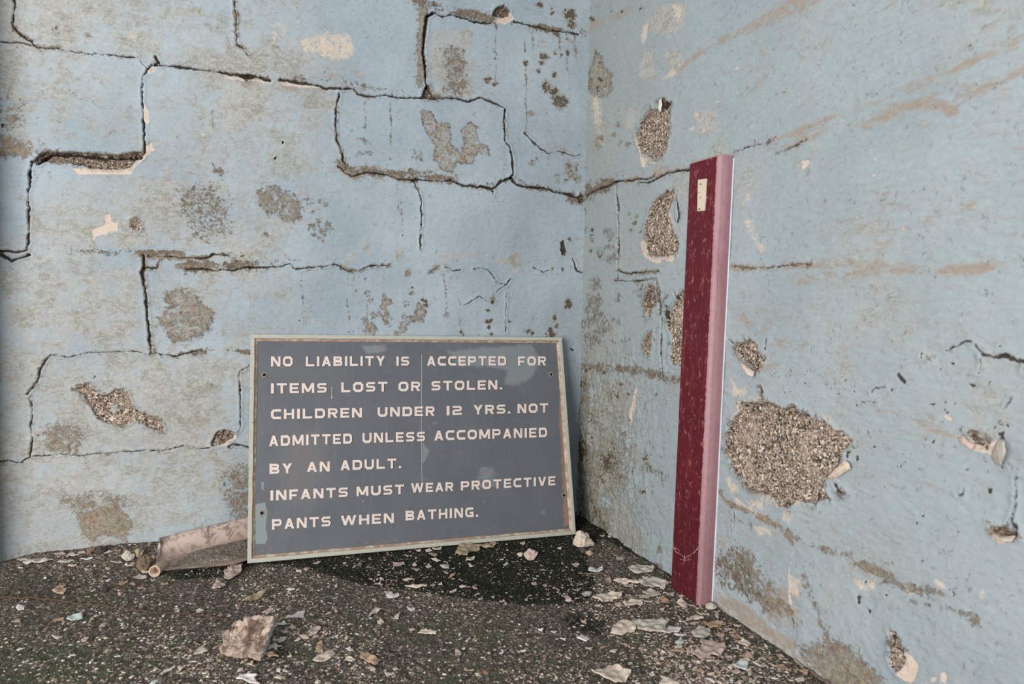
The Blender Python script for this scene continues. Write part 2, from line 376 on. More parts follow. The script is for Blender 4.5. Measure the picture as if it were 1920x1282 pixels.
L.area(P('560,75 590,65 625,62 655,62 662,90 660,112 630,115 600,105 570,95'), 'creamsoft', 0.62, 7)
L.area(P('505,55 525,35 538,50 535,75 510,80'), 'creamsoft', 0.5, 5)
L.area(P('240,55 262,58 258,75 238,75'), 'creamsoft', 0.5, 5)
L.area(P('375,60 390,50 385,75 372,78'), 'creamsoft', 0.5, 4)
L.dots('747,474,11 838,482,14 860,480,12 880,478,10 965,492,16 940,488,9 595,605,8 675,333,5 706,422,5 867,400,3 665,505,3 660,482,12 690,468,10', 'chalk', 0.6)
L.dots('390,205,8 375,250,6 400,235,5 290,180,6 300,285,5 470,350,6 450,300,6', 'creamsoft', 0.5)
# damp mould
L.dots('1020,110,11 1010,135,8 1040,140,8 1030,165,13 1045,195,17 1060,190,8 1062,100,6 1040,98,5 915,150,8 928,155,6 1008,10,8 1035,20,6 1070,25,10 1073,42,9 1060,20,4 1076,20,5 985,115,6', 'mould', 0.85)
L.dots('1065,320,9 1075,330,11 1060,340,7 1080,315,6 1043,328,6 1045,340,5 1055,283,6 1000,305,7 1008,298,5', 'mould', 0.7)
L.dots('915,603,7 917,612,5 924,565,4 914,582,4 1040,596,6 1042,610,5 1066,570,9 1055,475,5 1068,448,4 867,625,5 990,618,6 1000,625,5 1035,624,9 1025,628,5 1055,505,3 1036,502,3 797,564,6 798,573,5 773,538,3 920,626,4 955,603,3', 'mould', 0.95)
L.dots('720,556,5 725,568,8 722,580,7 727,602,8 730,595,6 775,595,9 787,582,9 762,605,9 755,615,6 760,570,5 688,550,4 692,560,5 685,600,5 700,592,4 710,590,4 690,620,13 746,624,6 790,600,5 838,590,4 773,550,3 773,548,5', 'olive', 0.9)
L.dots('767,512,5 820,502,4 924,560,4 997,212,4 785,38,4', 'brown', 0.9)
for t in ('983,60 986,130 988,220 985,250', '1065,70 1062,120 1070,150 1066,185', '930,48 929,160', '1048,65 1052,110', '665,510 662,560', '565,505 568,570', '685,520 687,560 686,600', '745,345 747,400', '752,375 755,440', '780,345 790,365 789,400', '830,515 835,540 838,590', '855,515 860,560 865,575 862,610', '720,510 718,545', '650,540 655,600', '400,205 398,240', '685,190 684,240', '1000,70 1000,110', '1078,70 1080,110', '732,180 732,300', '945,250 943,330'):
    L.band(P(t), 2.4, 'brown', 0.52)
# open joints and cracks
for t, w, d, sn in (('26,0 27,25 24,45 30,55 42,68 60,78 63,85 72,90 108,89', 3, .006, .7), ('108,90 145,98 190,102 220,104 250,107 258,109 268,120 277,128', 2, .004, .35), ('0,77 15,80 40,80 58,86', 2.2, .005, .3), ('277,128 285,123 300,122 330,125 370,129 400,133 415,135', 4, .009, .4),
                   ('415,135 450,141 470,142 490,146 508,150', 6, .011, .4), ('525,150 560,156 590,158 612,165 625,163 640,165', 4.5, .008, .5), ('291,107 297,115 290,123', 4, .007, .2), ('277,128 266,147 267,195 269,225 271,262 271,285 268,292', 2.6, .008, .2), ('71,306 80,297 95,288 140,290 200,296 265,295', 5, .016, 0),
                   ('62,303 58,320 55,330 53,360 54,395 53,430 54,445 50,468', 3, .008, .3), ('56,322 56,332', 7, .008, 0), ('50,468 40,471 0,472', 5, .009, .2), ('0,478 15,483 22,490 30,485 55,478', 6, .01, .2), ('440,0 442,30 443,60 444,85 455,90 465,105', 2, .003, .6), ('800,28 815,22 830,30 845,26 870,35 895,40 920,43', 3, .007, .5),
                   ('965,40 1000,50 1040,57 1085,62', 4, .007, .6), ('812,22 800,32 798,50 797,70 795,95 796,125 797,145 800,165', 5, .011, .6), ('640,165 665,166 672,177 690,181 720,179 760,183 790,184', 3.2, .008, .5), ('790,184 820,185 850,184 880,190 900,183 920,190 945,200', 3.2, .008, .5), ('637,175 632,200 630,230 632,265 640,285 643,300 650,315', 2.6, .006, .65),
                   ('948,203 946,235 946,265 955,275 960,300 962,325 957,332', 3.2, .008, .5), ('635,312 650,325 665,330 690,322 720,325 750,335 775,338', 2.6, .006, .8), ('775,338 800,338 830,340 845,338 870,348 890,350 910,352 925,360', 3.6, .008, .7), ('905,352 925,355 940,340 957,332', 3.2, .007, .8), ('957,332 968,345 985,350 1020,353 1040,360 1065,365 1085,370', 4.2, .01, .85),
                   ('775,340 788,360 790,378 789,440', 1.6, .004, .5), ('790,440 788,465', 2.2, .005, .3), ('280,481 345,483 385,483 400,475 430,478', 3, .006, .7), ('350,502 400,506 440,506 460,500 490,502 520,500 545,496', 3.2, .006, .7), ('545,496 555,505 580,502 610,500 630,495 640,500', 2.2, .005, .5), ('640,500 655,508 675,508 690,500 730,497', 2.2, .005, .5),
                   ('270,480 272,500 268,512 272,545 276,580 280,620 283,655', 3.2, .007, .75), ('270,503 295,503 300,488', 2, .004, .5), ('50,740 70,715 75,695 85,675 95,665 130,671 160,663 200,660 245,657 280,665 285,658', 2.2, .005, .4), ('285,662 330,667 360,660 380,655', 2, .004, .5),
                   ('468,685 450,695 450,720 452,750 450,780 453,800 445,812', 2.2, .005, .45), ('55,745 60,770 57,800 61,819 55,854 39,866 15,864 0,866', 2.2, .005, .45), ('60,856 100,853 140,853 200,849 250,846 275,843 300,845 330,840 350,835 370,841 395,840', 2, .004, .35), ('430,838 440,832 468,838', 3, .006, .6),
                   ('835,500 850,508 865,505', 2, .004, .2), ('890,503 915,505 930,523', 2, .004, .2), ('930,528 950,535 958,522', 1.6, .004, .2), ('1000,502 1020,510 1032,505', 2, .004, .2), ('985,250 1000,265 1015,280 1030,288 1050,283 1060,285 1075,292 1090,290', 2, .004, .5), ('925,570 900,555 870,572', 1.4, .003, .4), ('805,510 820,503', 1.6, .004, .5), ('925,550 948,535', 1.6, .003, .2), ('1074,487 1082,508 1092,513', 2, .004, .5), ('950,550 949,625', 1.2, .002, .3)):
    L.crack(P(t), w, d, sn)
L.stone(P('62,302 72,290 90,284 150,285 220,290 262,284 270,286 266,300 255,300 245,313 225,317 190,316 150,311 130,305 85,302 72,307'), .014, dark=.55)
L.cream(P('135,315 190,318 225,318 245,313 262,298 272,275 282,265 286,280 270,300 255,312 245,325 230,329 180,325 150,328'))
L.cream(P('269,195 275,205 279,220 275,235 270,228')); L.cream(P('415,139 450,146 500,152 508,156 470,152 430,147')); L.cream(P('525,153 560,159 600,163 605,166 560,164 530,160'))
L.cream(P('277,128 285,126 298,124 290,130 275,138'))
L.stone(P('445,141 462,139 480,146 462,151'), .008, dark=.6)
L.stone(P('790,184 798,160 804,158 812,178 823,183 818,187'), .012, dark=.75)
L.stone(P('923,30 930,14 945,8 958,20 952,30 938,33'), .014, dark=.9); L.cream(P('922,38 940,33 950,24 960,25 962,40 945,45'))
L.cream(P('170,432 195,420 193,402 205,402 207,415 220,416 221,433 200,437 180,443 174,455')); L.stone(P('246,412 257,408 264,430 258,434 246,424'), .003)
L.stone(P('134,730 155,722 163,718 175,730 188,742 205,740 215,733 228,731 240,740 250,758 262,770 280,778 300,790 310,800 308,808 290,806 270,795 255,790 235,797 205,795 185,787 178,775 160,740 145,735'), .005)
L.nocut(P('207,760 220,757 222,772 210,778')); L.f['chalk'][:] = np.clip(L.f['chalk'], 0, 1)
L.stone(P('397,836 400,822 408,810 425,806 442,810 436,822 425,828 412,834'), .008, dark=.3); L.cream(P('395,838 412,834 426,828 443,812 443,822 425,834'))
L.stone(P('1082,372 1088,362 1096,366 1096,378 1086,380'), .01, dark=.9)
for t in ('296,113 302,116 297,122', '1050,455 1058,450 1062,470 1054,478', '0,230 8,232 4,240', '1068,652 1080,656 1075,659', '513,296 520,294 518,300', '528,263 534,266 529,270', '175,705 178,708 175,710', '560,600 563,601 561,604'):
    L.chip(P(t))

# ---- the side wall (right in the photograph), nearer the camera so finer
ys = [0.60]
while ys[-1] < YL + 0.02: ys.append(ys[-1] + 0.0012 + 0.0011 * (ys[-1] - 0.6) / 1.5)
R = Wall(0, XR, axis(np.array(ys), lo=-1.2), axis(np.arange(-0.03, 1.80, 0.0019), hi=2.6), 300)
u, v = R.u, R.v
R.d += fbm(u, v, 0.35, 401, 3) * 0.004 + fbm(u, v, 0.06, 402, 3, aspect=1.6) * 0.0011 + fbm(u, v, 0.011, 403, 2, aspect=1.8) * 0.0007
R.f['warm'][:] = np.clip(0.10 + 0.42 * fbm(u, v, 0.10, 409, 4, 0.6, aspect=3.0), 0, .4)
R.f['chalk'][:] = np.clip(0.12 + 0.5 * fbm(u, v, 0.2, 410, 3), 0, .4)
near = (sstep(u, YL - 0.62, YL - 0.15)[:, None] * sstep(-v, -0.75, -0.35)[None]).astype(np.float32)      # lumpy thick paint low by the corner
R.d += near * (fbm(u, v, 0.045, 405, 5, 0.66, aspect=.6) * 0.014 - 0.003)
low = (sstep(-v, -0.35, -0.02)[None] * np.ones_like(u)[:, None]).astype(np.float32)
R.d += low * fbm(u, v, 0.03, 406, 3, 0.6) * 0.003
R.f['green'][:] = (.42 + sstep(u, 1.35, 2.1)[:, None] * 0.5) * np.ones_like(R.d)
R.f['mould'][:] = np.clip(near * (0.54 + fbm(u, v, 0.06, 407, 3) * 0.55), 0, 1)
R.f['olive'][:] = np.clip(near * (0.44 + fbm(u, v, 0.09, 408, 3) * 0.5), 0, 1)
q = lambda t: P(t, 1080, 0, 2.2857)
# warm smears along the courses
R.area(P('1265,135 1300,100 1350,70 1400,50 1440,20 1480,-10 1560,-20 1530,5 1470,35 1430,55 1400,65 1350,85 1300,112 1262,145'), 'warm', 0.62, 14)
for t, w, val in (('1385,285 1450,262 1500,246 1560,218', 7, .5), ('1560,218 1640,190 1700,162 1760,140', 10, .55), ('1760,140 1810,122 1850,102 1920,85', 9, .5), ('1440,282 1500,265 1560,240 1620,230', 9, .45), ('1620,230 1680,205 1750,185 1790,205', 12, .6), ('1790,190 1850,160 1920,130', 12, .5),
                  ('1370,500 1430,503 1520,497 1600,494 1650,500', 7, .6), ('1480,530 1560,516 1640,508', 9, .45), ('1650,500 1760,510 1830,505 1920,492', 10, .6), ('1640,502 1645,510', 7, .9), ('1180,335 1260,318 1290,305', 10, .45), ('1300,360 1380,330', 9, .25),
                  ('1580,455 1700,430', 16, .25), ('1460,640 1500,650', 8, .4), ('1340,200 1420,160', 10, .35), ('1540,800 1620,830', 14, .3), ('1640,760 1720,790 1790,820', 7, .45), ('1500,700 1420,690', 8, .4), ('1360,570 1400,600', 10, .35), ('1100,55 1180,20', 9, .55)):
    R.band(P(t), w * 1.25, 'warm', val * 1.5)
for t in ('1212,50 1230,15 1262,5 1290,5 1280,50 1255,70 1225,60', '1205,95 1220,100 1230,140 1215,150 1195,145', '1245,100 1275,95 1285,130 1262,140', '1108,178 1128,175 1132,230 1136,270 1122,275 1114,230', '1180,200 1192,205 1185,245 1172,240', '1300,210 1340,205 1345,245 1310,255'):
    R.area(P(t), 'chalk', 0.72, 9)
for t in ('1262,8 1280,5 1278,40 1262,38', '1205,50 1214,40 1210,75 1203,78', '1112,178 1124,176 1128,235 1118,235', '1258,130 1268,134 1262,145 1245,145', '1395,365 1406,362 1405,375 1392,385', '1392,412 1410,410 1420,450 1440,470 1425,472 1400,440', '1365,700 1380,720 1385,740 1372,745', '1375,930 1400,945 1440,965 1420,970 1380,950', '1350,870 1362,880 1385,920 1370,930',
          '1395,935 1425,940 1440,955 1410,950', '1465,950 1490,965 1480,985 1465,975', '1410,985 1452,990 1448,1005 1425,1005', '1480,1075 1500,1090 1498,1120 1480,1115', '1360,730 1395,725 1400,735 1372,745', '1600,1080 1640,1085 1640,1105 1605,1105', '1750,1085 1770,1090 1775,1105 1755,1105', '1830,1100 1850,1110 1845,1130 1832,1125', '1690,1095 1720,1105 1700,1120'):
    R.area(P(t), 'creamsoft', 0.62, 5)
R.dots('1305,215,4 1318,245,4 1300,240,5 1345,190,3 1380,130,3 1640,300,3 1655,292,2 1640,330,3 1690,310,2 1695,420,3 1690,430,4 1585,455,3 1510,308,1 1700,330,2 1605,410,2', 'creamsoft', .7)
# brown growth and mould
R.area(P('1112,120 1120,100 1128,110 1134,130 1146,140 1145,170 1135,180 1118,178 1106,165 1106,140'), 'olive', 0.85, 5)
R.dots('1120,163,8 1118,100,5 1133,145,8 1128,118,4 1110,150,4', 'mould', .8); R.dots('1113,37,4 1108,35,3 1167,21,3 1200,18,3 1147,22,2', 'mould', .9); R.dots('1128,260,7 1122,270,6 1178,270,4 1160,235,5 1150,255,5 1165,265,3', 'brown', .65)
R.dots('1215,560,14 1240,560,12 1120,560,16 1115,590,18 1130,620,14 1100,610,14 1150,600,8 1160,560,8 1115,530,10 1148,640,6 1108,640,14 1210,600,8 1170,640,8 1140,440,9 1110,450,8 1125,470,10 1145,460,8 1150,485,10 1100,430,5 1098,395,4', 'olive', .55)
R.dots('1195,405,5 1190,420,5 1200,435,5 1186,430,5 1180,400,3 1230,740,5 1165,895,4 1155,745,5 1130,700,6 1100,690,9 1092,720,8 1090,660,8 1205,920,6 1215,1000,3 1125,480,4 1110,430,4 1108,470,4 1142,450,3 1165,720,4 1175,740,4 1188,880,5 1210,860,6', 'mould', .8)
R.dots('1162,895,5 1238,1028,5 1236,1060,6', 'brown', .9)
for t, w, val in (('1085,368 1110,358 1135,348 1155,343', 10, .95), ('1090,685 1130,690 1180,692 1230,700 1280,712', 8, .7), ('1120,850 1160,855 1200,870 1240,890', 9, .5), ('1180,830 1230,850', 9, .4), ('1095,350 1150,335', 8, .5)):
    R.band(P(t), w * 1.3, 'brown', val); R.band(P(t), w * 1.6, 'olive', val * .7)
R.area(P('1340,1040 1400,1030 1440,1090 1480,1150 1480,1160 1430,1140 1350,1090'), 'brown', 0.52, 16)
R.area(P('1500,1215 1570,1205 1610,1230 1650,1270 1660,1300 1570,1290 1520,1245'), 'brown', 0.66, 14)
R.area(P('1350,1045 1390,1050 1430,1120 1390,1110 1350,1080'), 'olive', 0.5, 14)
q3 = lambda t: P(t, 1280, 900, 3.0)
for t, w, val in (('210,70 240,120 300,150 380,180 440,205 500,240 550,265 620,315 680,345 740,380', 6, .8), ('740,380 810,400 880,420 940,440', 7, .8), ('960,470 1040,490 1080,510', 9, .7), ('1090,515 1180,570 1240,595 1340,630 1390,660', 9, .85), ('1390,660 1480,700 1560,735 1640,780', 7, .6),
                  ('720,440 725,500', 5, .5), ('690,550 710,620 740,690 745,760', 5, .75), ('745,760 790,830 810,890', 8, .75), ('575,300 610,350', 7, .7), ('560,700 600,745', 7, .8), ('330,230 380,260', 6, .6), ('1350,600 1450,640', 7, .6), ('1280,690 1310,700', 8, .6), ('430,560 470,560', 4, .8)):
    R.band(q3(t), w * 1.3, 'brown', val * 1.15); R.band(q3(t), w * 2.6, 'warm', val * .7)
for t in ('610,350 615,420 605,500', '600,500 600,600 600,700', '620,315 660,350 720,385'): R.band(q3(t), 3.4, 'creamsoft', .8)
R.area(P('1345,1128 1400,1160 1470,1205 1540,1255 1580,1285 1545,1280 1480,1235 1400,1180 1345,1140'), 'chalk', .95, 14)
R.area(P('1345,1110 1400,1135 1450,1180 1500,1210 1470,1215 1400,1170 1350,1130'), 'warm', .8, 10)
R.area(P('1430,1090 1490,1110 1500,1180 1440,1170'), 'warm', .6, 20)
# cracks
for t, w, d, sn in (('1090,372 1110,361 1130,352 1155,342', 5, .01, .9), ('1155,342 1180,338 1210,335 1225,330', 3, .006, .6), ('1200,343 1225,338 1250,325 1292,317', 4, .008, .7), ('1157,342 1156,365 1158,390 1160,420 1158,450 1158,480 1158,510 1158,525', 3.6, .009, .4), ('1158,503 1165,510 1180,513 1210,510 1235,508', 2.6, .006, .6),
                   ('1150,527 1190,526 1210,525 1230,523 1236,540 1238,560', 2, .005, .4), ('1238,560 1240,600 1238,640 1240,680 1243,705', 3.4, .008, .4), ('1378,284 1400,276 1430,272 1450,262', 2, .004, .5), ('1450,290 1490,274 1510,262', 1.6, .003, .4), ('1374,500 1430,503 1480,498 1520,494', 1.6, .003, .5),
                   ('1424,727 1428,736 1426,750', 3, .006, .6), ('1372,642 1368,637 1365,636', 4, .006, .2), ('1434,634 1431,657', 3, .006, .1), ('1376,960 1376,1000', 1.6, .003, .2)):
    R.crack(P(t), w, d, sn)
q9 = lambda t: P(t, 1320, 560, 2.787)
for t, w, d in (('1625,940 1620,1040', 4, .008), ('1622,1060 1625,1090 1610,1140', 5, .009), ('1610,1140 1600,1155 1630,1200 1625,1235', 5, .01), ('1410,235 1440,265 1450,290', 4, .007), ('1450,290 1500,305 1580,300 1590,310 1640,335 1672,320', 4, .008), ('1255,260 1300,245 1385,215', 3, .005), ('1130,310 1140,285 1160,295 1175,330', 1.4, .003), ('875,490 890,470 935,460', 2.4, .004),
                ('740,830 745,805 762,795', 2.4, .004), ('680,970 700,1010', 4, .006), ('1320,1030 1345,1030 1350,1005', 3, .005), ('1440,310 1440,370 1430,390', 1.4, .003), ('1560,580 1580,560 1600,520', 2, .004), ('1580,870 1640,900', 1.6, .003), ('815,540 900,545', 1.4, .003), ('130,1180 145,1200 140,1230', 2, .004), ('1680,350 1665,380', 4, .006)):
    R.crack(q9(t), w, d, 0)
for t in ('1000,385 1015,385 1025,410 1050,430 1040,440 1015,425 1003,405', '960,470 975,455 972,478', '1385,445 1425,450 1400,462', '1500,300 1545,290 1580,290 1570,312 1530,322', '1475,990 1505,985 1500,1010 1485,1015', '1340,1075 1365,1080 1350,1085', '785,825 800,822 805,840 795,850', '1540,655 1562,660 1545,662', '1300,430 1308,435 1302,442', '1478,440 1490,435 1482,455', '1420,1030 1435,1025 1430,1035', '1630,310 1672,325 1672,345 1640,335', '1535,700 1560,700 1570,745 1545,735'):
    R.chip(q9(t), .007)
rr = np.random.default_rng(5)
for k in range(85):
    x = 1600 + 310 * rr.random(); y = 640 + 480 * rr.random(); r = 0.9 + 2.2 * rr.random() ** 2; a = rr.random() * 6.28
    R.chip([(x + r * 2.2 * math.cos(a), y + r * 2.2 * math.sin(a)), (x - r * math.sin(a), y + r * math.cos(a)), (x - r * 1.6 * math.cos(a), y - r * 1.6 * math.sin(a)), (x + r * .6 * math.sin(a), y - r * .6 * math.cos(a))], .003)
for k in range(46):                                # pits around the flaking right of the big scar
    x = 1440 + 160 * rr.random(); y = 690 + 50 * rr.random(); R.chip([(x - 1.2, y), (x, y - 1.4), (x + 1.4, y), (x, y + 1.2)], .002)
# bare stone scars
q6 = lambda t: P(t, 1060, 280, 3.053)
R.cream(P('1192,262 1200,282 1208,292 1224,303 1240,302 1226,306 1212,300 1209,315 1204,312 1200,290'))
R.stone(P('1191,254 1198,236 1203,222 1211,212 1216,196 1220,206 1231,204 1234,188 1243,183 1249,190 1257,192 1254,219 1252,245 1248,280 1240,296 1224,298 1209,288 1198,276'), .012, dark=.12)
R.cream(P('1237,184 1233,200 1236,206 1240,190')); R.chip(P('1236,200 1238,187 1246,185 1248,196 1241,206'), .012)
R.cream(q6('430,540 455,510 470,560 480,610 540,620 600,610 635,600 625,645 590,635 560,625 545,650 500,640 470,620 445,600'))
R.stone(q6('465,500 455,440 478,375 495,320 530,275 560,255 580,235 600,245 618,225 628,270 600,330 585,380 615,420 625,500 655,545 640,600 600,608 540,612 490,600 460,575'), .010)
R.cream(q6('600,370 620,400 627,470 610,500 570,440 580,395'), .0)
R.nocut(q6('0,0 1,0 0,1'))
R.stone(q6('460,830 480,785 505,780 515,830 525,870 500,920 490,960 470,950 455,900'), .008, dark=.4)
R.stone(q6('445,1100 470,1060 500,1040 490,1120 480,1185 460,1170'), .008, dark=.4)
R.stone(q6('575,900 600,930 620,890 640,860 660,820 760,780 760,1250 610,1230 595,1190 610,1120 605,1050 580,990'), .009)
R.crack(q6('580,895 575,950 600,1000'), 4, .008, .2); R.crack(q6('620,810 640,860 655,800'), 2, .005, .2)
R.cream(q9('150,270 190,330 250,408 268,385 215,345 172,300'), .004)
R.stone(q9('155,262 180,235 205,228 240,218 262,250 290,300 320,320 300,350 262,378 215,335 175,300'), .011, dark=.1)
R.area(q9('100,690 150,540 260,500 420,560 620,600 720,680 700,700 640,930 620,1060 430,1120 300,1070 210,990 110,860'), 'creamsoft', .5, 10)
R.stone(q9('185,530 212,540 240,535 270,545 300,548 330,540 385,570 410,585 440,572 470,570 500,600 520,595 560,620 600,640 605,618 640,655 690,690 715,690 735,710 770,750 735,770 718,800 712,840 690,880 640,935 618,960 622,1010 652,1050 600,1045 570,1080 545,1062 520,1065 480,1050 455,1085 430,1100 385,1085 350,1040 320,1020 270,1010 215,985 190,940 150,905 135,850 108,790 112,720 120,680 150,620 180,590'), .013)
R.cream(q9('640,938 665,915 700,885 735,845 750,855 760,890 720,915 690,935'), .001)
R.dots('1355,740,7 1372,1001,1', 'brown', .3)
R.stone(q9('705,1005 735,1010 742,1028 715,1025'), .006, dark=.5)
R.cream(q9('1320,720 1345,720 1380,745 1430,750 1480,760 1540,735 1560,750 1550,865 1525,870 1500,825 1420,805 1340,755')); R.stone(q9('1375,690 1430,700 1440,735 1480,750 1475,800 1430,770 1390,740'), .004, dark=.2)
R.cream(q9('1245,605 1280,610 1305,640 1290,645'))
R.stone(q9('1502,1185 1545,1190 1575,1195 1625,1220 1620,1238 1560,1240 1510,1215'), .012, dark=.7); R.cream(q9('1500,1225 1560,1242 1625,1240 1615,1262 1560,1270 1530,1262'))
R.cream(q3('1250,950 1290,990 1318,1030 1315,1100 1300,1140 1250,1130 1205,1085 1215,1060 1240,1040 1250,1000'))
R.stone(q3('1165,845 1195,850 1215,900 1240,945 1248,1000 1238,1040 1200,1075 1175,1050 1162,1000 1165,920'), .008, dark=.2)
R.cream(q3('1440,1085 1465,1075 1485,1110 1480,1140 1450,1130')); R.cream(q3('1395,1110 1420,1105 1425,1130 1400,1130'))
R.cream(P('1195,718 1191,745 1189,770 1180,795 1177,780 1184,745'), .003); R.cream(P('1502,302 1514,297 1519,304 1512,314 1504,316'))
for t in ('1280,900 1281,901 1280,901', '1605,1117 1612,1115 1614,1130 1609,1133', '1622,1140 1632,1146 1628,1152'): R.chip(P(t), .004)
for W_ in (L, R):
    for k in ('brown', 'mould', 'chalk', 'olive', 'warm', 'creamsoft'): W_.f[k] = np.clip(W_.f[k], 0, 1)
wall_far = L.build('wall_left'); wall_side = R.build('wall_right')
# ------------------------------------------------------------------ floor: damp grit and moss
def floor_material():
    g = G('mossy_grit')
    nf = g.noise(120, 6, 0.7); nm = g.noise(22, 6, 0.62); ns = g.noise(420, 3, 0.65); c0 = lambda x: g.add(x, -0.5)
    v1 = g.sep(g.vor(330, 'Color')); v2 = g.sep(g.vor(170, 'Color'))
    grit = g.ramp(v1[0], [(0.0, (52, 47, 42)), (0.3, (82, 74, 66)), (0.65, (110, 100, 90)), (0.9, (138, 127, 115)), (0.95, (180, 166, 152)), (1.0, (206, 194, 182))])
    grit = g.mix(g.mul(g.sm(nf, 0.48, 0.62), 0.7), grit, (44, 40, 36))
    grit = g.mix(g.mul(g.sm(v2[1], 0.93, 0.97), 0.8), grit, (190, 174, 160))
    mossm = g.sm(g.add(g.attr('moss'), g.mul(c0(nm), 1.6)), 0.4, 0.75)
    moss = g.mix(nf, (46, 52, 40), (106, 110, 90))
    col = g.mix(g.mul(mossm, 0.85), grit, moss)
    dm = g.sm(g.add(g.attr('damp'), g.mul(c0(nm), 0.35)), 0.38, 0.62)
    damp = g.mix(nf, (13, 16, 12), (42, 46, 36)); damp = g.mix(g.mul(g.sm(v1[1], 0.93, 0.96), 0.8), damp, (150, 138, 122))
    col = g.mix(g.mul(dm, 0.92), col, damp)
    h = g.add(g.mul(nf, 0.8), g.add(g.mul(ns, 0.4), g.mul(g.vor(330), 0.5)))
    return g.out(col, 0.92, g.bump(h, 0.9, 0.006), 0.2)
FLOORMAT = floor_material()
fx = axis(np.arange(-0.72, XR + 0.031, 0.003), lo=-1.4); fy = axis(np.arange(0.95, YL + 0.031, 0.003), lo=-1.6)
FH = fbm(fx, fy, 0.3, 501, 3) * 0.006 + fbm(fx, fy, 0.05, 502, 4, 0.6) * 0.0035 + vnoise(fx, fy, 0.009, 0.009, 503) * 0.0012
FH = FH * sstep(fy, -0.2, 0.9)[None] - 0.002
GX, GY = np.meshgrid(fx, fy, indexing='ij')
def bump2(x0, x1, s): return sstep(GX, x0 - s, x0 + s) * (1 - sstep(GX, x1 - s, x1 + s))
FH = FH + 0.030 * np.exp(-((YL - GY) / 0.07) ** 2) * bump2(-0.62, 0.02, 0.1)                # rubble heaped at the wall foot
FH = FH + 0.010 * np.exp(-((XR - GX) / 0.08) ** 2) * sstep(GY, 0.9, 1.4)
FH = FH + 0.006 * np.exp(-(((GX - 0.9) / 0.13) ** 2 + ((GY - 1.62) / 0.16) ** 2))
def floor_z(x, y):
    i = int(np.clip(np.searchsorted(fx, x) - 1, 0, len(fx) - 2)); j = int(np.clip(np.searchsorted(fy, y) - 1, 0, len(fy) - 2))
    a = (x - fx[i]) / (fx[i + 1] - fx[i]); b = (y - fy[j]) / (fy[j + 1] - fy[j])
    return float(FH[i, j] * (1 - a) * (1 - b) + FH[i + 1, j] * a * (1 - b) + FH[i, j + 1] * (1 - a) * b + FH[i + 1, j + 1] * a * b)
def on_floor(p):
    z = 0.0
    for _ in range(6):
        q = on_axis(p, 2, z); q[1] = min(q[1], YL - 0.004); q[0] = min(q[0], XR - 0.004); z = 0.5 * z + 0.5 * floor_z(q[0], q[1])
    q[2] = floor_z(q[0], q[1]); return q
PX, PY = project(np.stack([GX, GY, FH], -1))
def poly_mask(pts, soft):
    d = np.full(PX.shape, 1e9); ins = np.zeros(PX.shape, bool); n = len(pts)
    for k in range(n):
        (ax, ay), (bx, by) = pts[k], pts[(k + 1) % n]; ex, ey = bx - ax, by - ay
        t = np.clip(((PX - ax) * ex + (PY - ay) * ey) / (ex * ex + ey * ey), 0, 1); d = np.minimum(d, (PX - ax - t * ex) ** 2 + (PY - ay - t * ey) ** 2)
        if ay != by: ins ^= ((ay > PY) != (by > PY)) & (PX < (bx - ax) * (PY - ay) / (by - ay) + ax)
    d = np.sqrt(d); return sstep(np.where(ins, d, -d), -soft, soft)
damp = poly_mask(P('440,1000 470,1052 560,1064 620,1080 690,1098 760,1106 860,1120 980,1134 1090,1134 1112,1112 1118,1088 1105,1062 1100,1030 1130,1010 1085,965 700,985'), 9)
damp = np.maximum(damp, 0.85 * poly_mask(P('1085,960 1100,990 1150,1020 1230,1062 1258,1085 1270,1075 1180,1015'), 8))
damp = np.maximum(damp, 0.62 * poly_mask(P('1040,1155 1090,1140 1150,1160 1130,1195 1070,1190'), 16))
damp = np.maximum(damp, 0.6 * poly_mask(P('410,1225 500,1235 530,1200 560,1230 480,1250'), 8))  # darker floor along the slab's lower edge
damp = np.maximum(damp, 0.75 * poly_mask(P('300,1075 460,1050 470,1062 420,1082 330,1088'), 6))  # darker floor along the front of the trough
moss = 0.30 + 0.40 * fbm(fx, fy, 0.22, 511, 3)
for t, w, s in (('-40,1190 150,1200 260,1230 240,1300 -40,1320', .75, 30), ('520,1190 610,1190 620,1245 540,1250', .7, 14), ('740,1140 960,1150 980,1230 820,1250 700,1200', .55, 30), ('330,1060 460,1060 700,1090 640,1130 440,1140', .5, 24), ('1000,1180 1250,1200 1300,1300 1000,1300', .45, 30), ('0,1060 260,1080 380,1180 100,1190 -40,1150', .45, 30)):
    moss = np.maximum(moss, w * poly_mask(P(t), s))
kk = np.arange(FH.size).reshape(FH.shape)
fq = np.stack([kk[:-1, :-1], kk[1:, :-1], kk[1:, 1:], kk[:-1, 1:]], -1).reshape(-1, 4)
FH = FH + moss * fbm(fx, fy, 0.012, 512, 3, 0.6) * 0.0028
floor = fast_mesh('floor', np.stack([GX, GY, FH], -1).reshape(-1, 3), fq, FLOORMAT, {'moss': np.clip(moss, 0, 1), 'damp': damp}); floor['kind'] = 'structure'
def plaster_wear(o, chalk=.35):                     # wear masks for a small piece of the same plaster
    n = len(o.data.vertices)
    for k, a in (('crack', -.03), ('stone', -.03), ('cream', -.03), ('chalk', chalk), ('green', .3)):
        o.data.attributes.new(k, 'FLOAT', 'POINT').data.foreach_set('value', [a] * n)
    return o
# unseen return of the wall left of the view, depth set for its shadow
bx_ = [(-0.70, YL - 0.10), (-0.672, YL - 0.10), (-0.672, YL + 0.03), (-0.70, YL + 0.03)]
tag(plaster_wear(link_mesh('unseen_wall_return', [(x, y, z) for z in (-0.03, 2.6) for x, y in bx_], [(0, 1, 5, 4), (1, 2, 6, 5), (2, 3, 7, 6), (3, 0, 4, 7), (0, 3, 2, 1), (4, 5, 6, 7)], PLASTER)), kind='structure')
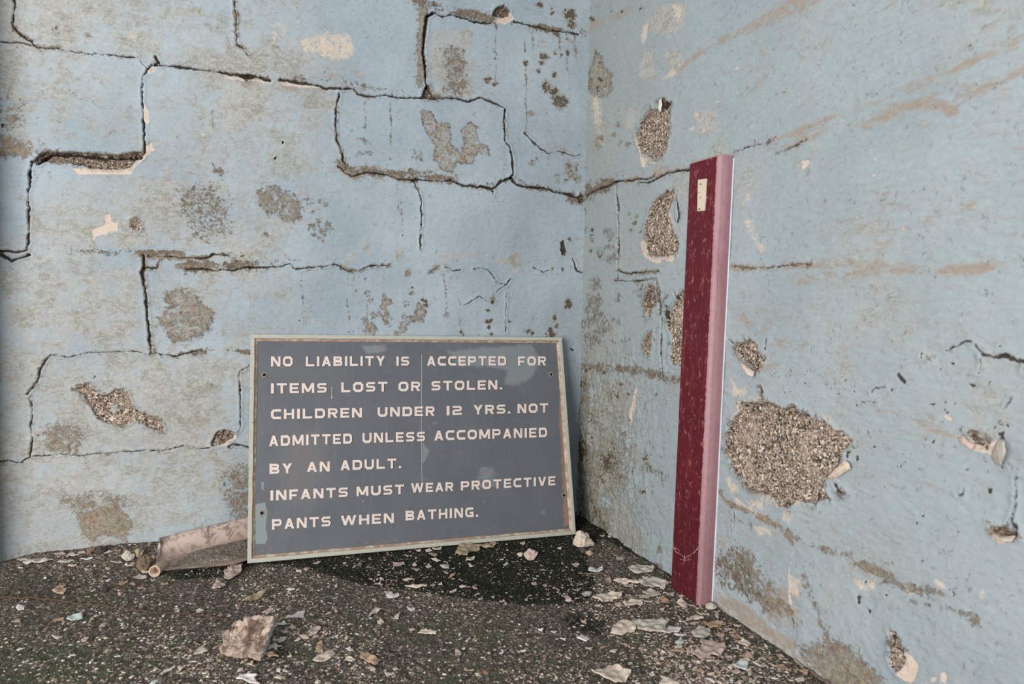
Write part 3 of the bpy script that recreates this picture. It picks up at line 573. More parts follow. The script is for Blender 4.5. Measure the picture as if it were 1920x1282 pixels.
# ------------------------------------------------------------------ the notice board leaning on the far wall
SG_TL, SG_TR = on_axis((473, 627), 1, YL - 0.024), on_axis((1053, 632), 1, YL - 0.024)
SG_BL, SG_BR = on_axis((461, 1053), 2, 0.004), on_axis((1081, 1004), 2, 0.004)
sx = _n((SG_TR - SG_TL) + (SG_BR - SG_BL)); sy = (SG_TL + SG_TR) - (SG_BL + SG_BR); sy = _n(sy - sx * sy.dot(sx)); sn = np.cross(sx, sy)
SC = (SG_TL + SG_TR + SG_BL + SG_BR) / 4
SW = 0.5 * (np.linalg.norm(SG_TR - SG_TL) + np.linalg.norm(SG_BR - SG_BL)); SH = 0.5 * (np.linalg.norm(SG_TL - SG_BL) + np.linalg.norm(SG_TR - SG_BR))
SB = SC - sy * SH / 2
sign = empty('notice_board', SB)
Ms = Matrix.Identity(4)
for i in range(3): Ms[i][0], Ms[i][1], Ms[i][2], Ms[i][3] = sx[i], sy[i], sn[i], SB[i]
sign.matrix_world = Ms
tag(sign, 'framed slate-blue notice board with cream lettering, leaning against the blue far wall', 'sign')
def sg(p, depth=-0.008):                           # photo point -> board coordinates (s, t)
    r = ray(p); o = SB + sn * depth; t = ((o - CAM) @ sn) / (r @ sn); q = CAM + r * t - SB; return q @ sx, q @ sy
def inv_sc(t): return P(t, 440, 600, 2.787)
def sign_panel_material():
    g = G('slate_blue_enamel'); nf = g.noise(60, 7, 0.7); nm = g.noise(9, 5, 0.6); ns = g.noise(500, 2, 0.6); c0 = lambda x: g.add(x, -0.5)
    col = g.mix(nm, (74, 79, 87), (97, 100, 105)); col = g.mix(g.mul(g.sm(ns, 0.5, 0.7), 0.35), col, (118, 118, 124))
    col = g.mix(g.mul(g.sm(g.noise(14, 5, 0.6, vec=g.scl((6, .4, 1))), 0.5, 0.75), 0.22), col, (120, 110, 108))
    col = g.mix(g.mul(g.sm(g.add(g.attr('warm_reflection'), g.mul(c0(nf), .5)), .2, 1.0), .35), col, (120, 111, 107))  # soft brownish reflection painted into the enamel colour
    hz = g.sm(g.add(g.attr('haze'), g.mul(c0(nf), 1.1)), 0.35, 0.75); col = g.mix(g.mul(hz, 0.62), col, (128, 134, 136))
    col = g.mix(g.sm(g.add(g.attr('bare'), g.mul(c0(nf), .6)), 0.42, 0.55), col, (124, 132, 134))
    rs = g.sm(g.add(g.attr('rust'), g.mul(c0(nf), 1.6)), 0.5, 0.85); col = g.mix(g.mul(rs, 0.8), col, g.mix(ns, (120, 90, 76), (160, 130, 112)))
    col = g.mix(g.sm(g.noise(260, 3, .8), 0.755, 0.775), col, (190, 180, 172))
    return g.out(col, g.mad(nf, 0.3, 0.38), g.bump(g.add(nf, g.mul(ns, .4)), 0.25, 0.001), 0.4)
def frame_material(name, a, b, rust):
    g = G(name); nf = g.noise(45, 6, 0.7); ns = g.noise(300, 3, .6)
    col = g.mix(nf, a, b); col = g.mix(g.mul(g.sm(nf, *rust), 0.85), col, g.mix(ns, (112, 84, 68), (166, 138, 116)))
    return g.out(col, 0.62, g.bump(nf, 0.3, 0.001), 0.3)
M_FRAME = frame_material('pale_green_grey_paint', (152, 154, 144), (182, 181, 169), (0.6, 0.68))
M_BEAD = frame_material('rust_stained_bead', (190, 180, 162), (158, 136, 116), (0.4, 0.56))
nu, nv = 190, 124; IN = 0.014
us = np.linspace(IN, SW - IN, nu) - SW / 2; vs_ = np.linspace(IN, SH - IN, nv)
A, B = np.meshgrid(us, vs_, indexing='ij')
fa = {k: np.zeros(A.shape) for k in ('haze', 'rust', 'bare', 'warm_reflection')}
def sblob(pts, key, val, soft=0.012):
    c = np.array([sg(p) for p in pts]); d = np.full(A.shape, 1e9); ins = np.zeros(A.shape, bool)
    for k in range(len(c)):
        (ax, ay), (bx, by) = c[k], c[(k + 1) % len(c)]; ex, ey = bx - ax, by - ay
        t = np.clip(((A - ax) * ex + (B - ay) * ey) / (ex * ex + ey * ey + 1e-12), 0, 1); d = np.minimum(d, np.hypot(A - ax - t * ex, B - ay - t * ey))
        if ay != by: ins ^= ((ay > B) != (by > B)) & (A < (bx - ax) * (B - ay) / (by - ay) + ax)
    fa[key] = np.maximum(fa[key], val * sstep(np.where(ins, d, -d), -soft, soft))
for t, k, vl, so in (('1270,140 1560,120 1600,220 1560,300 1480,350 1400,340 1420,270 1330,250 1180,250 1100,160', 'haze', .85, .02), ('640,130 800,120 790,175 690,180', 'haze', .75, .012), ('980,630 1018,680 995,740 978,750', 'haze', .9, .004), ('1280,760 1350,755 1385,820 1390,880 1260,890 1250,830', 'haze', .6, .012), ('970,800 1010,830 985,850', 'haze', .6, .006), ('1080,690 1110,700 1100,720', 'haze', .7, .004), ('1160,685 1185,690 1170,705', 'haze', .7, .004),
                     ('1600,980 1640,990 1630,1030 1590,1020', 'haze', .5, .01), ('1280,1070 1380,1060 1370,1110 1290,1110', 'haze', .4, .015),
                     ('105,960 160,950 172,1000 165,1090 175,1140 160,1170 120,1170 105,1180', 'bare', .75, .004), ('135,840 160,840 155,900 135,890', 'bare', .62, .004), ('130,580 155,580 150,600 135,600', 'bare', .55, .003),
                     ('1035,525 1060,530 1050,552 1035,548', 'rust', .75, .003), ('1110,495 1130,500 1120,515', 'rust', .7, .003), ('915,645 940,650 925,675', 'rust', .75, .004), ('1095,655 1110,660 1100,675', 'rust', .7, .003), ('1175,530 1188,535 1180,555', 'rust', .6, .003), ('918,720 928,720 928,800 920,800', 'rust', .5, .004),
                     ('930,880 940,880 938,960 932,960', 'rust', .45, .003), ('1690,110 1712,110 1760,1080 1715,1080 1705,800 1690,500', 'rust', .95, .014), ('525,95 555,95 545,118', 'rust', .8, .004), ('850,100 880,100 870,122', 'rust', .7, .004), ('110,90 150,95 120,140', 'rust', .8, .006), ('100,110 118,110 112,700 98,700', 'rust', .6, .006), ('90,1180 600,1150 1700,1080 1740,1110 900,1175 100,1230', 'rust', .45, .01),
                     ('250,560 480,540 520,760 420,960 240,980 180,800', 'warm_reflection', .9, .07), ('100,180 640,180 600,420 160,460', 'warm_reflection', .5, .06)):
    sblob(inv_sc(t), k, vl, so)
pc = np.stack([A, B, np.full(A.shape, -0.008) + fbm(us, vs_, .25, 601, 2) * .0012], -1).reshape(-1, 3)
ki = np.arange(nu * nv).reshape(nu, nv); pq = np.stack([ki[:-1, :-1], ki[1:, :-1], ki[1:, 1:], ki[:-1, 1:]], -1).reshape(-1, 4)
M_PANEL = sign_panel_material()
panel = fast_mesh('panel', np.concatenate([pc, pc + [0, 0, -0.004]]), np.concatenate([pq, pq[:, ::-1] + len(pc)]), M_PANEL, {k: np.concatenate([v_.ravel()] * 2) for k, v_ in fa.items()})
panel.parent = sign
# four mitred rails: flat painted face, rust-stained inner bead
prof = [(0.0, -0.020), (0.0, -0.001), (0.001, 0.0), (0.0105, 0.0), (0.0115, -0.001), (0.0125, -0.0035), (0.0185, -0.0068), (0.0185, -0.020)]
fmt = [0, 0, 0, 0, 1, 1, 1]
cs = [(-SW / 2, 0), (SW / 2, 0), (SW / 2, SH), (-SW / 2, SH)]
for k in range(4):
    a, b = np.array(cs[k]), np.array(cs[(k + 1) % 4]); d = _n(b - a); nrm = np.array([-d[1], d[0]])
    vv, ff, fm = [], [], []
    N = 24
    for i in range(N + 1):
        for w, z in prof:
            t = i / N; lo, hi = w, np.linalg.norm(b - a) - w
            wob = 0.0005 * math.sin(i * 1.7 + k) if 0 < i < N else 0
            q = a + d * (lo + (hi - lo) * t) + nrm * (w + wob * (w > 0.002)); vv.append((q[0], q[1], z))
    n = len(prof)
    for i in range(N):
        for j in range(n - 1): ff.append((i * n + j, (i + 1) * n + j, (i + 1) * n + j + 1, i * n + j + 1)); fm.append(fmt[j])
        ff.append((i * n + n - 1, (i + 1) * n + n - 1, (i + 1) * n, i * n)); fm.append(0)
    ff += [tuple(range(n))[::-1], tuple(N * n + j for j in range(n))]; fm += [0, 0]
    link_mesh('frame_rail', vv, ff, parent=sign, mats=[M_FRAME, M_BEAD], fmat=fm)
# holes for the fixing screws
g = G('tarnished_ring'); M_RING = g.out(g.mix(g.noise(300), (120, 112, 108), (150, 138, 130)), 0.7)
g = G('hole_dark'); M_HOLE = g.out((14, 12, 12), 0.95)
for c in ((155, 286), (1653, 284), (1720, 915), (143, 1008)):
    s0, t0 = sg((440 + c[0] / 2.787, 600 + c[1] / 2.787)); vv, ff, fm = [], [], []; n = 20
    for rr_, zz in ((0.0085, -0.0074), (0.0075, -0.0062), (0.0046, -0.0066), (0.004, -0.0072)):
        for i in range(n): vv.append((s0 + rr_ * math.cos(6.2832 * i / n), t0 + rr_ * math.sin(6.2832 * i / n), zz))
    for r_ in range(3):
        for i in range(n): ff.append((r_ * n + i, r_ * n + (i + 1) % n, (r_ + 1) * n + (i + 1) % n, (r_ + 1) * n + i)); fm.append(1 if r_ == 2 else 0)
    ff.append(tuple(3 * n + i for i in range(n))); fm.append(1)
    link_mesh('screw_hole', vv, ff, parent=sign, mats=[M_RING, M_HOLE], fmat=fm)
# hand painted letters: mitred strokes
T = 0.245
def stroke(pts, closed=False, t=T):
    p = [np.array(q, float) for q in pts]; n = len(p); L_, R_ = [], []
    for i in range(n):
        dirs = []
        if closed or i > 0: dirs.append(_n(p[i] - p[i - 1]))
        if closed or i < n - 1: dirs.append(_n(p[(i + 1) % n] - p[i]))
        nn = [np.array([-d[1], d[0]]) for d in dirs]
        if len(nn) == 2: m = _n(nn[0] + nn[1]); m = m / max(0.55, m @ nn[0])
        else: m = nn[0]
        L_.append(p[i] + m * t / 2); R_.append(p[i] - m * t / 2)
    return [[R_[i], R_[(i + 1) % n], L_[(i + 1) % n], L_[i]] for i in range(n if closed else n - 1)]
def box(x0, y0, x1, y1): return [[(x0, y0), (x1, y0), (x1, y1), (x0, y1)]]
def glyph(ch):
    h = T / 2; c = 0.17; e = 0.11; k = T * 0.86
    def loop(w, y0, y1, cc): return [(0, y1 - h), (w - h - cc, y1 - h), (w - h, y1 - h - cc), (w - h, y0 + h + cc), (w - h - cc, y0 + h), (0, y0 + h)]
    if ch in 'I1': return T + .03, box(0, 0, T + .03, 1)
    if ch == '.': return .27, box(0, 0, .27, .23)
    if ch == 'L': return .92, box(0, 0, T, 1) + box(0, 0, .92, k)
    if ch == 'T': return .98, box(.49 - h, 0, .49 + h, 1) + box(0, 1 - k, .98, 1)
    if ch == 'E': return .9, box(0, 0, T, 1) + box(0, 0, .9, k) + box(0, 1 - k, .9, 1) + box(0, .5 - k * .45, .82, .5 + k * .45)
    if ch == 'F': return .86, box(0, 0, T, 1) + box(0, 1 - k, .86, 1) + box(0, .42 - k * .4, .74, .42 + k * .5)
    if ch == 'H': return 1.0, box(0, 0, T, 1) + box(1 - T, 0, 1, 1) + box(0, .5 - k * .48, 1, .5 + k * .48)
    if ch == 'N': return 1.02, box(0, 0, T, 1) + box(1.02 - T, 0, 1.02, 1) + [[(0, 1), (1.02 - T * 1.25, 0), (1.02, 0), (T * 1.25, 1)]]
    if ch == 'M': return 1.24, box(0, 0, T, 1) + box(1.24 - T, 0, 1.24, 1) + [[(0, 1), (.62 - .15, .12), (.62 + .12, .12), (T * 1.2, 1)], [(1.24 - T * 1.2, 1), (.62 - .12, .12), (.62 + .15, .12), (1.24, 1)]]
    if ch == 'A': return 1.0, [[(0, 0), (T * 1.12, 0), (.64, 1), (.36, 1)], [(1 - T * 1.12, 0), (1, 0), (.64, 1), (.36, 1)]] + box(.2, .2, .8, .2 + k * .85)
    if ch == 'V': return 1.0, [[(0, 1), (.36, 0), (.64, 0), (T * 1.12, 1)], [(1 - T * 1.12, 1), (.36, 0), (.64, 0), (1, 1)]]
    if ch == 'W': return 1.5, [[(0, 1), (.3, 0), (.54, 0), (T * 1.05, 1)], [(.63, 1), (.3, 0), (.54, 0), (.87, 1)], [(.63, 1), (.96, 0), (1.2, 0), (.87, 1)], [(1.5 - T * 1.05, 1), (.96, 0), (1.2, 0), (1.5, 1)]]
    if ch == 'Y': return 1.0, box(.5 - h, 0, .5 + h, .5) + [[(0, 1), (.5 - h, .38), (.5 + h, .5), (T * 1.2, 1)], [(1 - T * 1.2, 1), (.5 - h, .5), (.5 + h, .38), (1, 1)]]
    if ch == 'O': return 1.05, stroke([(h + c, h), (1.05 - h - c, h), (1.05 - h, h + c), (1.05 - h, 1 - h - c), (1.05 - h - c, 1 - h), (h + c, 1 - h), (h, 1 - h - c), (h, h + c)], True)
    if ch in 'CG':
        s_ = stroke([(.96, 1 - h), (h + c, 1 - h), (h, 1 - h - c), (h, h + c), (h + c, h), (.96, h)])
        return (.96, s_) if ch == 'C' else (1.0, s_ + box(1 - T, 0, 1, .55) + box(.52, .55 - k, 1, .55) + box(.9, 0, 1, T))
    if ch == 'U': return 1.02, stroke([(h, 1), (h, h + c), (h + c, h), (1.02 - h - c, h), (1.02 - h, h + c), (1.02 - h, 1)])
    if ch == 'S': return .98, stroke([(.94, 1 - h), (h + e, 1 - h), (h, 1 - h - e), (h, .5 + e), (h + e, .5), (.98 - h - e, .5), (.98 - h, .5 - e), (.98 - h, h + e), (.98 - h - e, h), (.03, h)], t=k)
    if ch == '2': return .96, stroke([(.03, 1 - h), (.96 - h - e, 1 - h), (.96 - h, 1 - h - e), (.96 - h, .5 + e), (.96 - h - e, .5), (h + e, .5), (h, .5 - e), (h, h), (.96, h)], t=k)
    if ch == 'D': return 1.02, box(0, 0, T, 1) + stroke(loop(1.02, 0, 1, c))
    if ch == 'P': return .98, box(0, 0, T, 1) + stroke(loop(.98, .32, 1, e), t=k)
    if ch == 'R': return .98, box(0, 0, T, 1) + stroke(loop(.98, .36, 1, e), t=k) + [[(.42, .4), (.98 - T * 1.2, 0), (.98, 0), (.7, .4)]]
    if ch == 'B': return 1.0, box(0, 0, T, 1) + stroke(loop(.96, .44, 1, .09), t=k) + stroke(loop(1.0, 0, .57, .09), t=k)
    raise KeyError(ch)
def letter_material():
    g = G('cream_lettering'); nf = g.noise(90, 6, .7); col = g.mix(nf, (198, 182, 174), (218, 204, 196))
    col = g.mix(g.mul(g.sm(g.noise(240, 4, .75), .62, .7), .55), col, (128, 120, 122)); return g.out(col, 0.6)
M_LET = letter_material()
LINES = [
 [('NO', 190, 303, 190, 243, 189, 241), ('LIABILITY', 372, 785, 190, 241, 188, 238), ('IS', 845, 912, 190, 238, 190, 238), ('ACCEPTED', 1005, 1418, 189, 238, 189, 237), ('FOR', 1480, 1627, 190, 237, 189, 237)],
 [('ITEMS', 190, 482, 330, 383, 328, 379), ('LOST', 557, 798, 325, 377, 322, 373), ('OR', 856, 970, 322, 372, 321, 370), ('STOLEN.', 1028, 1397, 318, 368, 314, 362)],
 [('CHILDREN', 190, 665, 466, 518, 458, 508), ('UNDER', 747, 1045, 456, 505, 450, 500), ('12', 1108, 1188, 448, 497, 447, 495), ('YRS.', 1248, 1440, 444, 493, 440, 488), ('NOT', 1478, 1638, 438, 486, 434, 482)],
 [('ADMITTED', 180, 613, 604, 659, 592, 645), ('UNLESS', 668, 995, 590, 643, 582, 632), ('ACCOMPANIED', 1043, 1632, 578, 629, 561, 611)],
 [('BY', 182, 300, 750, 804, 748, 799), ('AN', 378, 497, 742, 793, 738, 790), ('ADULT.', 553, 870, 733, 785, 722, 773)],
 [('INFANTS', 187, 592, 890, 943, 873, 923), ('MUST', 637, 885, 870, 920, 858, 908), ('WEAR', 922, 1143, 852, 902, 846, 892), ('PROTECTIVE', 1182, 1675, 842, 890, 815, 862)],
 [('PANTS', 195, 502, 1040, 1095, 1024, 1076), ('WHEN', 555, 832, 1022, 1073, 1008, 1059), ('BATHING.', 893, 1272, 996, 1047, 976, 1027)]]
for ln in LINES:
    for word, x0, x1, yt0, yb0, yt1, yb1 in ln:
        vv, ff = [], []
        q = [sg((440 + x / 2.787, 600 + y / 2.787), -0.0066) for x, y in ((x0, yb0), (x1, yb1), (x0, yt0), (x1, yt1))]
        gl = [glyph(ch) for ch in word]; gap = 0.27; tot = sum(w for w, _ in gl) + gap * (len(gl) - 1); x = 0
        for w, polys in gl:
            for po in polys:
                idx = []
                for (px, py) in po:
                    a = (x + px) / tot; b = py
                    s_ = (1 - b) * ((1 - a) * q[0][0] + a * q[1][0]) + b * ((1 - a) * q[2][0] + a * q[3][0])
                    t_ = (1 - b) * ((1 - a) * q[0][1] + a * q[1][1]) + b * ((1 - a) * q[2][1] + a * q[3][1])
                    idx.append(len(vv)); vv.append((s_, t_, -0.0064 + 4e-5 * len(ff)))
                if sum(po[k][0] * po[(k + 1) % len(po)][1] - po[(k + 1) % len(po)][0] * po[k][1] for k in range(len(po))) < 0: idx = idx[::-1]
                ff.append(idx)
            x += w + gap
        tag(link_mesh('lettering', vv, ff, M_LET, sign), 'cream painted lettering reading ' + word)
# paint scratches on the board
g = G('scratch_pale'); M_SCR = g.out(g.mix(g.noise(200, 4, .7), (120, 122, 128), (188, 182, 176)), 0.7)
for pts in ('505,350 511,348 509,385 513,412 503,412 506,385', '976,180 979,180 977,560 974,560', '975,560 978,560 980,860 977,860', '1300,935 1305,945 1308,952 1303,948', '668,940 673,942 671,952 667,950'):
    idx = []; vv, ff = [], []
    for p in inv_sc(pts): a, b = sg(p, -0.0066); idx.append(len(vv)); vv.append((a, b, -0.0064))
    ff.append(idx)
    link_mesh('scratch', vv, ff, M_SCR, sign)
# ------------------------------------------------------------------ the red post against the side wall
XF = XR - 0.040                                     # its front face
p_bl, p_tl = on_axis((1258, 1101), 0, XF), on_axis((1292, 304), 0, XF)
p_br, p_tr = on_axis((1310, 1131), 0, XF + .001), on_axis((1352, 289), 0, XF)
base_y = (p_bl[1] + p_br[1]) / 2; up = _n((p_tl + p_tr) - (p_bl + p_br)); nx = np.array([-1.0, 0, 0]); nx = _n(nx - up * nx.dot(up)); wd = np.cross(up, nx)  # wd: away from the far wall
PWID = 0.5 * (abs(p_bl[1] - p_br[1]) + abs(p_tl[1] - p_tr[1])); PLEN = np.linalg.norm((p_tl + p_tr) - (p_bl + p_br)) / 2 + 0.012
PB = (p_bl + p_br) / 2; PB = PB - nx * 0.036; PB = PB - up * (PB[2] + 0.001)
post = empty('red_post', PB); Mp = Matrix.Identity(4)
if wd[1] > 0: wd = -wd
for i in range(3): Mp[i][0], Mp[i][1], Mp[i][2], Mp[i][3] = wd[i], nx[i], up[i], PB[i]
post.matrix_world = Mp
tag(post, 'tall dark red wooden post with a faded pink side, leaning upright against the right wall', 'post')
def post_material():
    g = G('worn_red_paint'); xyz = g.sep(g.co); nf = g.noise(55, 7, .7); ns = g.noise(320, 4, .7); nm = g.noise(12, 5, .6, vec=g.scl((1, 1, .25)))
    red = g.mix(nm, (70, 13, 23), (96, 23, 33)); red = g.mix(g.mul(g.sm(g.noise(30, 6, .7, vec=g.scl((3, 3, .5))), .5, .72), .35), red, (136, 64, 70))
    red = g.mix(g.mul(g.sm(g.noise(75, 7, .78, vec=g.scl((1, 1, .6)), dist=.4), .55, .66), .75), red, (168, 108, 112)); red = g.mix(g.mul(g.sm(g.noise(36, 7, .8, vec=g.scl((1, 1, .7))), .6, .68), .65), red, (158, 96, 102))
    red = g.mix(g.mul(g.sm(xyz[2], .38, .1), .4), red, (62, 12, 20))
    pk = g.mix(nf, (150, 112, 120), (182, 148, 152)); pk = g.mix(g.mul(g.sm(ns, .6, .68), .5), pk, (118, 66, 78)); pk = g.mix(g.mul(g.sm(nm, .52, .7), .6), pk, (140, 78, 90))
    pk = g.mix(g.mul(g.sm(xyz[1], .024, .008), .35), pk, (120, 60, 74))
    edge = g.sm(g.add(g.mul(g.add(xyz[0], -PWID / 2 + .013), 60), g.mul(g.add(nf, -.5), .9)), -.1, .12)
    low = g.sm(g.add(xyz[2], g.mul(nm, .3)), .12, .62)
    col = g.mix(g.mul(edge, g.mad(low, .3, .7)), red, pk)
    top = g.sm(xyz[2], PLEN - .006, PLEN - .003); col = g.mix(g.mul(top, .9), col, (170, 142, 130))
    return g.out(col, 0.6, g.bump(g.add(nf, g.mul(ns, .5)), .35, .0015), .3)
M_POST = post_material()
hw, dp, cf = PWID / 2, 0.036, 0.006
sec = [(-hw, 0), (-hw, dp - .002), (-hw + .002, dp), (hw - cf, dp), (hw - cf * .3, dp - cf * .3), (hw, dp - cf), (hw, .001), (hw - .001, 0)]
vv, ff = [], []; n = len(sec); NZ = 40
rows = [(0.0, 0)] + [(PLEN * i / NZ, 0) for i in range(1, NZ)] + [(PLEN - cf, 0), (PLEN, cf)]
for z, ins in rows:
    for x, y in sec:
        vv.append((x * (1 - ins / hw * .6), y - (ins if y > dp * .5 else 0), z + (0.004 * math.sin(x * 60) if z == 0 else 0)))
for r in range(len(rows) - 1):
    for j in range(n): ff.append((r * n + j, r * n + (j + 1) % n, (r + 1) * n + (j + 1) % n, (r + 1) * n + j))
ff += [tuple(range(n)), tuple((len(rows) - 1) * n + j for j in range(n))[::-1]]
ff = [f[::-1] for f in ff]
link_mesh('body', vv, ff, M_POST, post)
g = G('white_backing'); M_BACK = g.out(g.mix(g.noise(80), (206, 218, 230), (226, 230, 234)), .6)
link_mesh('backing_strip', [(x, y, z) for z in (.004, PLEN - .008) for x, y in ((hw * .2, -.0035), (hw + .0006, -.0035), (hw + .0006, -.0005), (hw * .2, -.0005))], [(0, 3, 2, 1), (4, 5, 6, 7), (0, 1, 5, 4), (1, 2, 6, 5), (2, 3, 7, 6), (3, 0, 4, 7)], M_BACK, post)['label'] = 'thin white backing strip showing behind the post'
def post_xy(p):
    o = PB + nx * dp; r = ray(p); t = ((o - CAM) @ nx) / (r @ nx); q = CAM + r * t - PB; return q @ wd, q @ up
def plate_material():
    g = G('cream_plate'); nf = g.noise(70, 5, .65); c = g.mix(nf, (186, 172, 152), (210, 198, 178)); c = g.mix(g.mul(g.sm(g.noise(220, 4, .7), .64, .7), .6), c, (120, 92, 76)); return g.out(c, .7, g.bump(nf, .3, .001))
q = [post_xy(p) for p in ((1308.5, 396), (1322.5, 395), (1326, 335), (1310, 337))]
vv = [(a, dp + .0002, b) for a, b in q] + [(a * .98 + .02 * q[0][0], dp + .0022, b) for a, b in q]
plate = link_mesh('label_plate', vv, [(3, 2, 1, 0), (4, 5, 6, 7), (0, 1, 5, 4), (1, 2, 6, 5), (2, 3, 7, 6), (3, 0, 4, 7)][::1], plate_material(), post); plate['label'] = 'small upright cream plate near the top of the post'
for p, r0 in (((1314.5, 345), .0022), ((1316.8, 345.5), .0018), ((1312, 361), .0014), ((1315, 370), .0018), ((1313, 392), .0026)):
    a, b = post_xy(p)
    vv = []
    for i in range(8): rr_ = r0 * (.7 + .5 * random.random()); vv.append((a + rr_ * math.cos(i * .785), dp + .0026, b + rr_ * math.sin(i * .785)))
    link_mesh('nail_hole', vv, [tuple(range(8))], M_HOLE, plate)
# cobweb threads caught low on the post
vv, ff = [], []
def tube(pts, r, n=5):
    pts = [Vector(p) for p in pts]; k0 = len(vv)
    for i, p in enumerate(pts):
        d = (pts[min(i + 1, len(pts) - 1)] - pts[max(i - 1, 0)]).normalized(); a = d.orthogonal().normalized(); b = d.cross(a); rad = r[i] if isinstance(r, (list, tuple)) else r
        for j in range(n): w = 6.2832 * j / n; vv.append(tuple(p + (a * math.cos(w) + b * math.sin(w)) * rad))
    for i in range(len(pts) - 1):
        for j in range(n): ff.append((k0 + i * n + j, k0 + i * n + (j + 1) % n, k0 + (i + 1) * n + (j + 1) % n, k0 + (i + 1) * n + j))
    ff.append(tuple(k0 + j for j in range(n))[::-1]); ff.append(tuple(k0 + (len(pts) - 1) * n + j for j in range(n)))
for t, r in (('1265,1026 1268,1034 1273,1037 1275,1032 1270,1027 1264,1030', .0004), ('1263,1025 1270,1036 1279,1040 1284,1046 1290,1042 1300,1037 1307,1030 1309,1024', .0004), ('1284,1040 1284,1052', .0007), ('1292,1050 1291,1043 1297,1042', .0004), ('1280,1060 1284,1050 1288,1046', .0003), ('1302,1036 1308,1030 1310,1027', .0006), ('1276,1048 1286,1050 1296,1049', .0003)):
    tube([tuple(PB + wd * a + nx * (dp + .0012) + up * b) for a, b in (post_xy(p) for p in P(t))], r)
g = G('web_silk'); M_WEB = g.out((196, 160, 150), .8)
tag(link_mesh('cobweb', vv, ff, M_WEB), 'wispy pale cobweb threads clinging low on the red post', 'cobweb')
# ------------------------------------------------------------------ broken plastic trough between the far wall and the board
tl = on_axis((292, 1009), 1, YL - 0.055); tr = on_axis((470, 976), 1, YL - 0.05)
fl = on_floor((297, 1077)); fr_ = on_floor((462, 1052))
tx = tr - tl; tx = _n(np.array([tx[0], 0.5 * (tx[1] + (fr_ - fl)[1]), 0.12 * tx[2]])); LEN = 0.50
org = np.array([fl[0], fl[1], 0.0]); org[0] = 0.5 * (tl[0] + fl[0])
yb = tl[1] - org[1]; zb = tl[2]
z0 = floor_z(org[0] + .1, org[1] + .04)
trough = empty('plastic_trough', tuple(org))
tag(trough, 'broken beige plastic trough lying on the floor, half hidden behind the notice board', 'trough')
tilt = (tr[2] - tl[2]) / np.linalg.norm((tr - tl)[:2]); slope_y = (fr_[1] - fl[1]) / (fr_[0] - fl[0])
def trough_material():
    g = G('aged_beige_plastic'); nf = g.noise(40, 6, .65); nm = g.noise(14, 5, .6)
    c = g.mix(nm, (168, 146, 136), (206, 186, 178)); c = g.mix(g.mul(g.sm(nf, .5, .66), .7), c, (112, 94, 80)); c = g.mix(g.mul(g.sm(g.noise(26, 6, .7, dist=.8), .54, .62), .7), c, (96, 82, 72)); c = g.mix(g.mul(g.sm(g.noise(18, 5, .6), .58, .68), .6), c, (222, 206, 200)); z = g.sep(g.co)[2]
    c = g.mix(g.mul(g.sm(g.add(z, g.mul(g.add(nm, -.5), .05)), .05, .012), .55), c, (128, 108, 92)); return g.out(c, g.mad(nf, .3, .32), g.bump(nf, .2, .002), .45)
M_TR = trough_material()
def sect(u):                                        # section across the trough at u along it: wall side rim -> bottom -> front lip
    k = u / LEN; sag = math.exp(-((k - .40) / .26) ** 2)
    bk = .048 * float(sstep(np.array(k), .36, .64))
    rim = zb + tilt * u * .97; yr = yb + 0.012 * k
    return [(yr + .012, rim - .012), (yr + .010, rim - .002), (yr + .004, rim), (yr - .004, rim - .004), (yr - .010, rim - .018), (yr - .016, rim * .62), (yr - .026, rim * .34), (yr - .044, rim * .16 + .006), (yb * .48, .010), (.026 - .030 * sag + bk * .8, .007), (.008 - .038 * sag + bk, .009), (.000 - .044 * sag + bk, .012), (-.002 - .044 * sag + bk, .010)]
vv, ff = [], []; NU = 44; n = len(sect(0))
def trp(u, y, z): return (u, y + slope_y * u, z + z0)
for s in (0, 1):
    for i in range(NU + 1):
        u = LEN * i / NU; pr = sect(u)
        for j, (y, z) in enumerate(pr):
            if s:
                (ya, za), (yc, zc) = pr[max(j - 1, 0)], pr[min(j + 1, n - 1)]; dl = math.hypot(yc - ya, zc - za); y, z = y + (zc - za) / dl * -.003, z + (yc - ya) / dl * .003
            vv.append(trp(u + .0015 * math.sin(j * 2.3) * (i in (0,)), y, max(z, -.002 + .003 * (1 - s))))
m = (NU + 1) * n
for i in range(NU):
    for j in range(n - 1):
        a = (i * n + j, i * n + j + 1, (i + 1) * n + j + 1, (i + 1) * n + j); ff.append(a); ff.append(tuple(m + q for q in a[::-1]))
    for j in (0, n - 1):
        a = (i * n + j, (i + 1) * n + j, m + (i + 1) * n + j, m + i * n + j); ff.append(a if j else a[::-1])
for i in (0, NU):
    for j in range(n - 1):
        a = (i * n + j, m + i * n + j, m + i * n + j + 1, i * n + j + 1); ff.append(a if i else a[::-1])
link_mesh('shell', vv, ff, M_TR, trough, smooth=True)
# end plate with a slot, and the short tube end at the near corner
ev, ef = [], []
pr = sect(0); outer = [(y, z) for y, z in pr[2:]] ; cen = (yb * .45, .016)
for x in (-.003, .003):
    for y, z in outer: ev.append(trp(x, y, z))
no = len(outer)
ev2 = [trp(x, outer[0][0] - .02 * 0, .003) for x in (-.003, .003)]
for x in (-.003, .003):
    for k_ in range(no): y, z = outer[k_]; w = .82 if k_ < no - 3 else .97; ev.append(trp(x, cen[0] + (y - cen[0]) * w, max(.006, cen[1] + (z - cen[1]) * w)))
for k_ in range(no - 1):
    A0, B0, C0, D0 = k_, no + k_, 2 * no + k_, 3 * no + k_
    ef += [(A0, C0, C0 + 1, A0 + 1), (B0, B0 + 1, D0 + 1, D0), (A0, A0 + 1, B0 + 1, B0), (C0, D0, D0 + 1, C0 + 1)]
link_mesh('end_lip', ev, ef, M_TR, trough, smooth=False)
